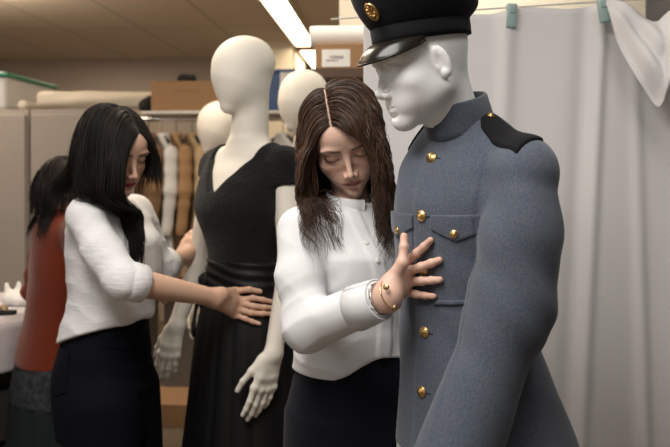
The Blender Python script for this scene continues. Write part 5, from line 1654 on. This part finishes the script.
# wall shelf with the carton and the roll, right of the lights
t = thing('wall_shelf', rm(.02, 3.35, 1.80), 'dark brown wall shelf behind the cap, holding a labelled box', 'shelf')
rb(t, 'board', (-.315, 3.02, 1.788), (.26, 3.449, 1.825), 'brown', .003)
for x in (-.22, .16):
    V, F = joinVF([bevbox((x, 3.10, 1.775), (x + .02, 3.448, 1.788), .001, ROOM_R), bevbox((x, 3.435, 1.60), (x + .02, 3.449, 1.788), .001, ROOM_R)])
    link_mesh('bracket', V, F, M['steel'], t, smooth=False)
t = thing('cardboard_box', rm(-.06, 3.2, 1.825), 'long brown cardboard box with a white label on the wall shelf', 'box')
rb(t, 'carton', (-.305, 3.04, 1.8255), (.20, 3.40, 1.920), 'card', .003)
lb_ = rb(t, 'label_card', (-.278, 3.0375, 1.832), (-.170, 3.0405, 1.898), 'label', 0, label='white paper label')
st = []
for z, xa, xb in ((1.872, -.248, -.196), (1.866, -.245, -.20), (1.856, -.262, -.215)):
    x = xa
    while x < xb:
        w_ = rr_.uniform(.004, .009); st.append(bevbox((x, 3.0365, z - .0016), (x + w_, 3.0378, z + .0016), 0, ROOM_R)); x += w_ + .002
link_mesh('printed_lines', *joinVF(st), M['ink'], lb_, smooth=False)['kind'] = 'stuff'
V, F = lathe([(.010, -.27), (.040, -.27), (.041, -.265), (.0405, 0), (.041, .265), (.040, .27), (.010, .27)], 32, rm(-.06, 3.12, 1.9625), np.stack([YR, [0, 0, 1.0], XR], 1), close=False)
t = thing('fabric_roll', rm(-.06, 3.12, 1.9625), 'white roll lying on the long labelled box on the wall shelf', 'fabric roll')
link_mesh('roll', V, F, M['label'], t)
V, F = lathe([(.0085, -.272), (.0100, -.272), (.0100, .272), (.0085, .272)], 20, rm(-.06, 3.12, 1.9625), np.stack([YR, [0, 0, 1.0], XR], 1), close=False)
link_mesh('cardboard_core', V, F, M['card'], t)
# ------------------------------------------------------------------ camera, lamps, exposure
cd = bpy.data.cameras.new('camera'); co = bpy.data.objects.new('camera', cd); COL.objects.link(co)
co.location = (0, 0, CAM_H); co.rotation_euler = (math.pi / 2, 0, 0)
cd.sensor_width = 36; cd.lens = FOC / 670 * 36
cd.shift_y = -(223.5 - CY) / 670
cd.clip_start = 0.05
cd.dof.use_dof = True; cd.dof.focus_distance = 1.62; cd.dof.aperture_fstop = 4.0
sc = bpy.context.scene
sc.camera = co
# the ceiling fittings over the foreground (above the frame), plus one added light
lamp('overhead_light', rm(-0.55, 0.70, CEIL - 0.03), 0.6, 1.3, 40, (1.0, 0.96, 0.91))
lamp('overhead_light', rm(0.50, 1.3, CEIL - 0.03), 0.4, 1.0, 6, (1.0, 0.96, 0.91))
lamp('overhead_light', rm(-0.85, 2.75, CEIL - 0.03), 0.2, 1.2, 17, (1.0, 0.88, 0.72))
lamp('overhead_light', rm(-2.7, 3.9, CEIL - 0.03), 0.3, 1.2, 24, (1.0, 0.84, 0.66))
lamp('overhead_light', rm(-2.6, 6.2, CEIL - 0.03), 0.3, 1.2, 22, (1.0, 0.82, 0.62))
lamp('overhead_light', rm(0.35, 2.95, CEIL - 0.03), 0.5, 0.25, 9, (1.0, 0.92, 0.78), aim=(0, 0.35, -1))  # added light, no known fitting; brightens the cream wall behind the sheet
# added upward lights that brighten the ceiling tiles, not real fittings
lamp('ceiling_fill', rm(-3.1, 4.4, CEIL - 0.35), 0.3, 1.2, 22, (1.0, 0.82, 0.62), aim=(0.1, 0, 1))
lamp('ceiling_fill', rm(-1.35, 2.6, CEIL - 0.30), 0.2, 1.2, 9, (1.0, 0.83, 0.64), aim=(0, 0.3, 1))
# added cool fill from the left and from behind the camera, no windows there
lamp('fill_light', rm(-3.3, 0.2, 2.1), 1.3, 0.6, 13, (0.95, 0.97, 1.0), aim=(1, 0.36, -0.05))
lamp('fill_light', rm(-0.6, -1.45, 1.8), 1.6, 1.2, 2.5, (0.95, 0.97, 1.0), aim=(0.25, 1, -0.08))
w = bpy.data.worlds.new('world'); sc.world = w; w.use_nodes = True
w.node_tree.nodes['Background'].inputs[0].default_value = (0.03, 0.027, 0.024, 1)
sc.view_settings.view_transform = 'Standard'; sc.view_settings.look = 'None'
sc.view_settings.exposure = 0.0; sc.view_settings.gamma = 1.0
sc.view_settings.use_curve_mapping = False
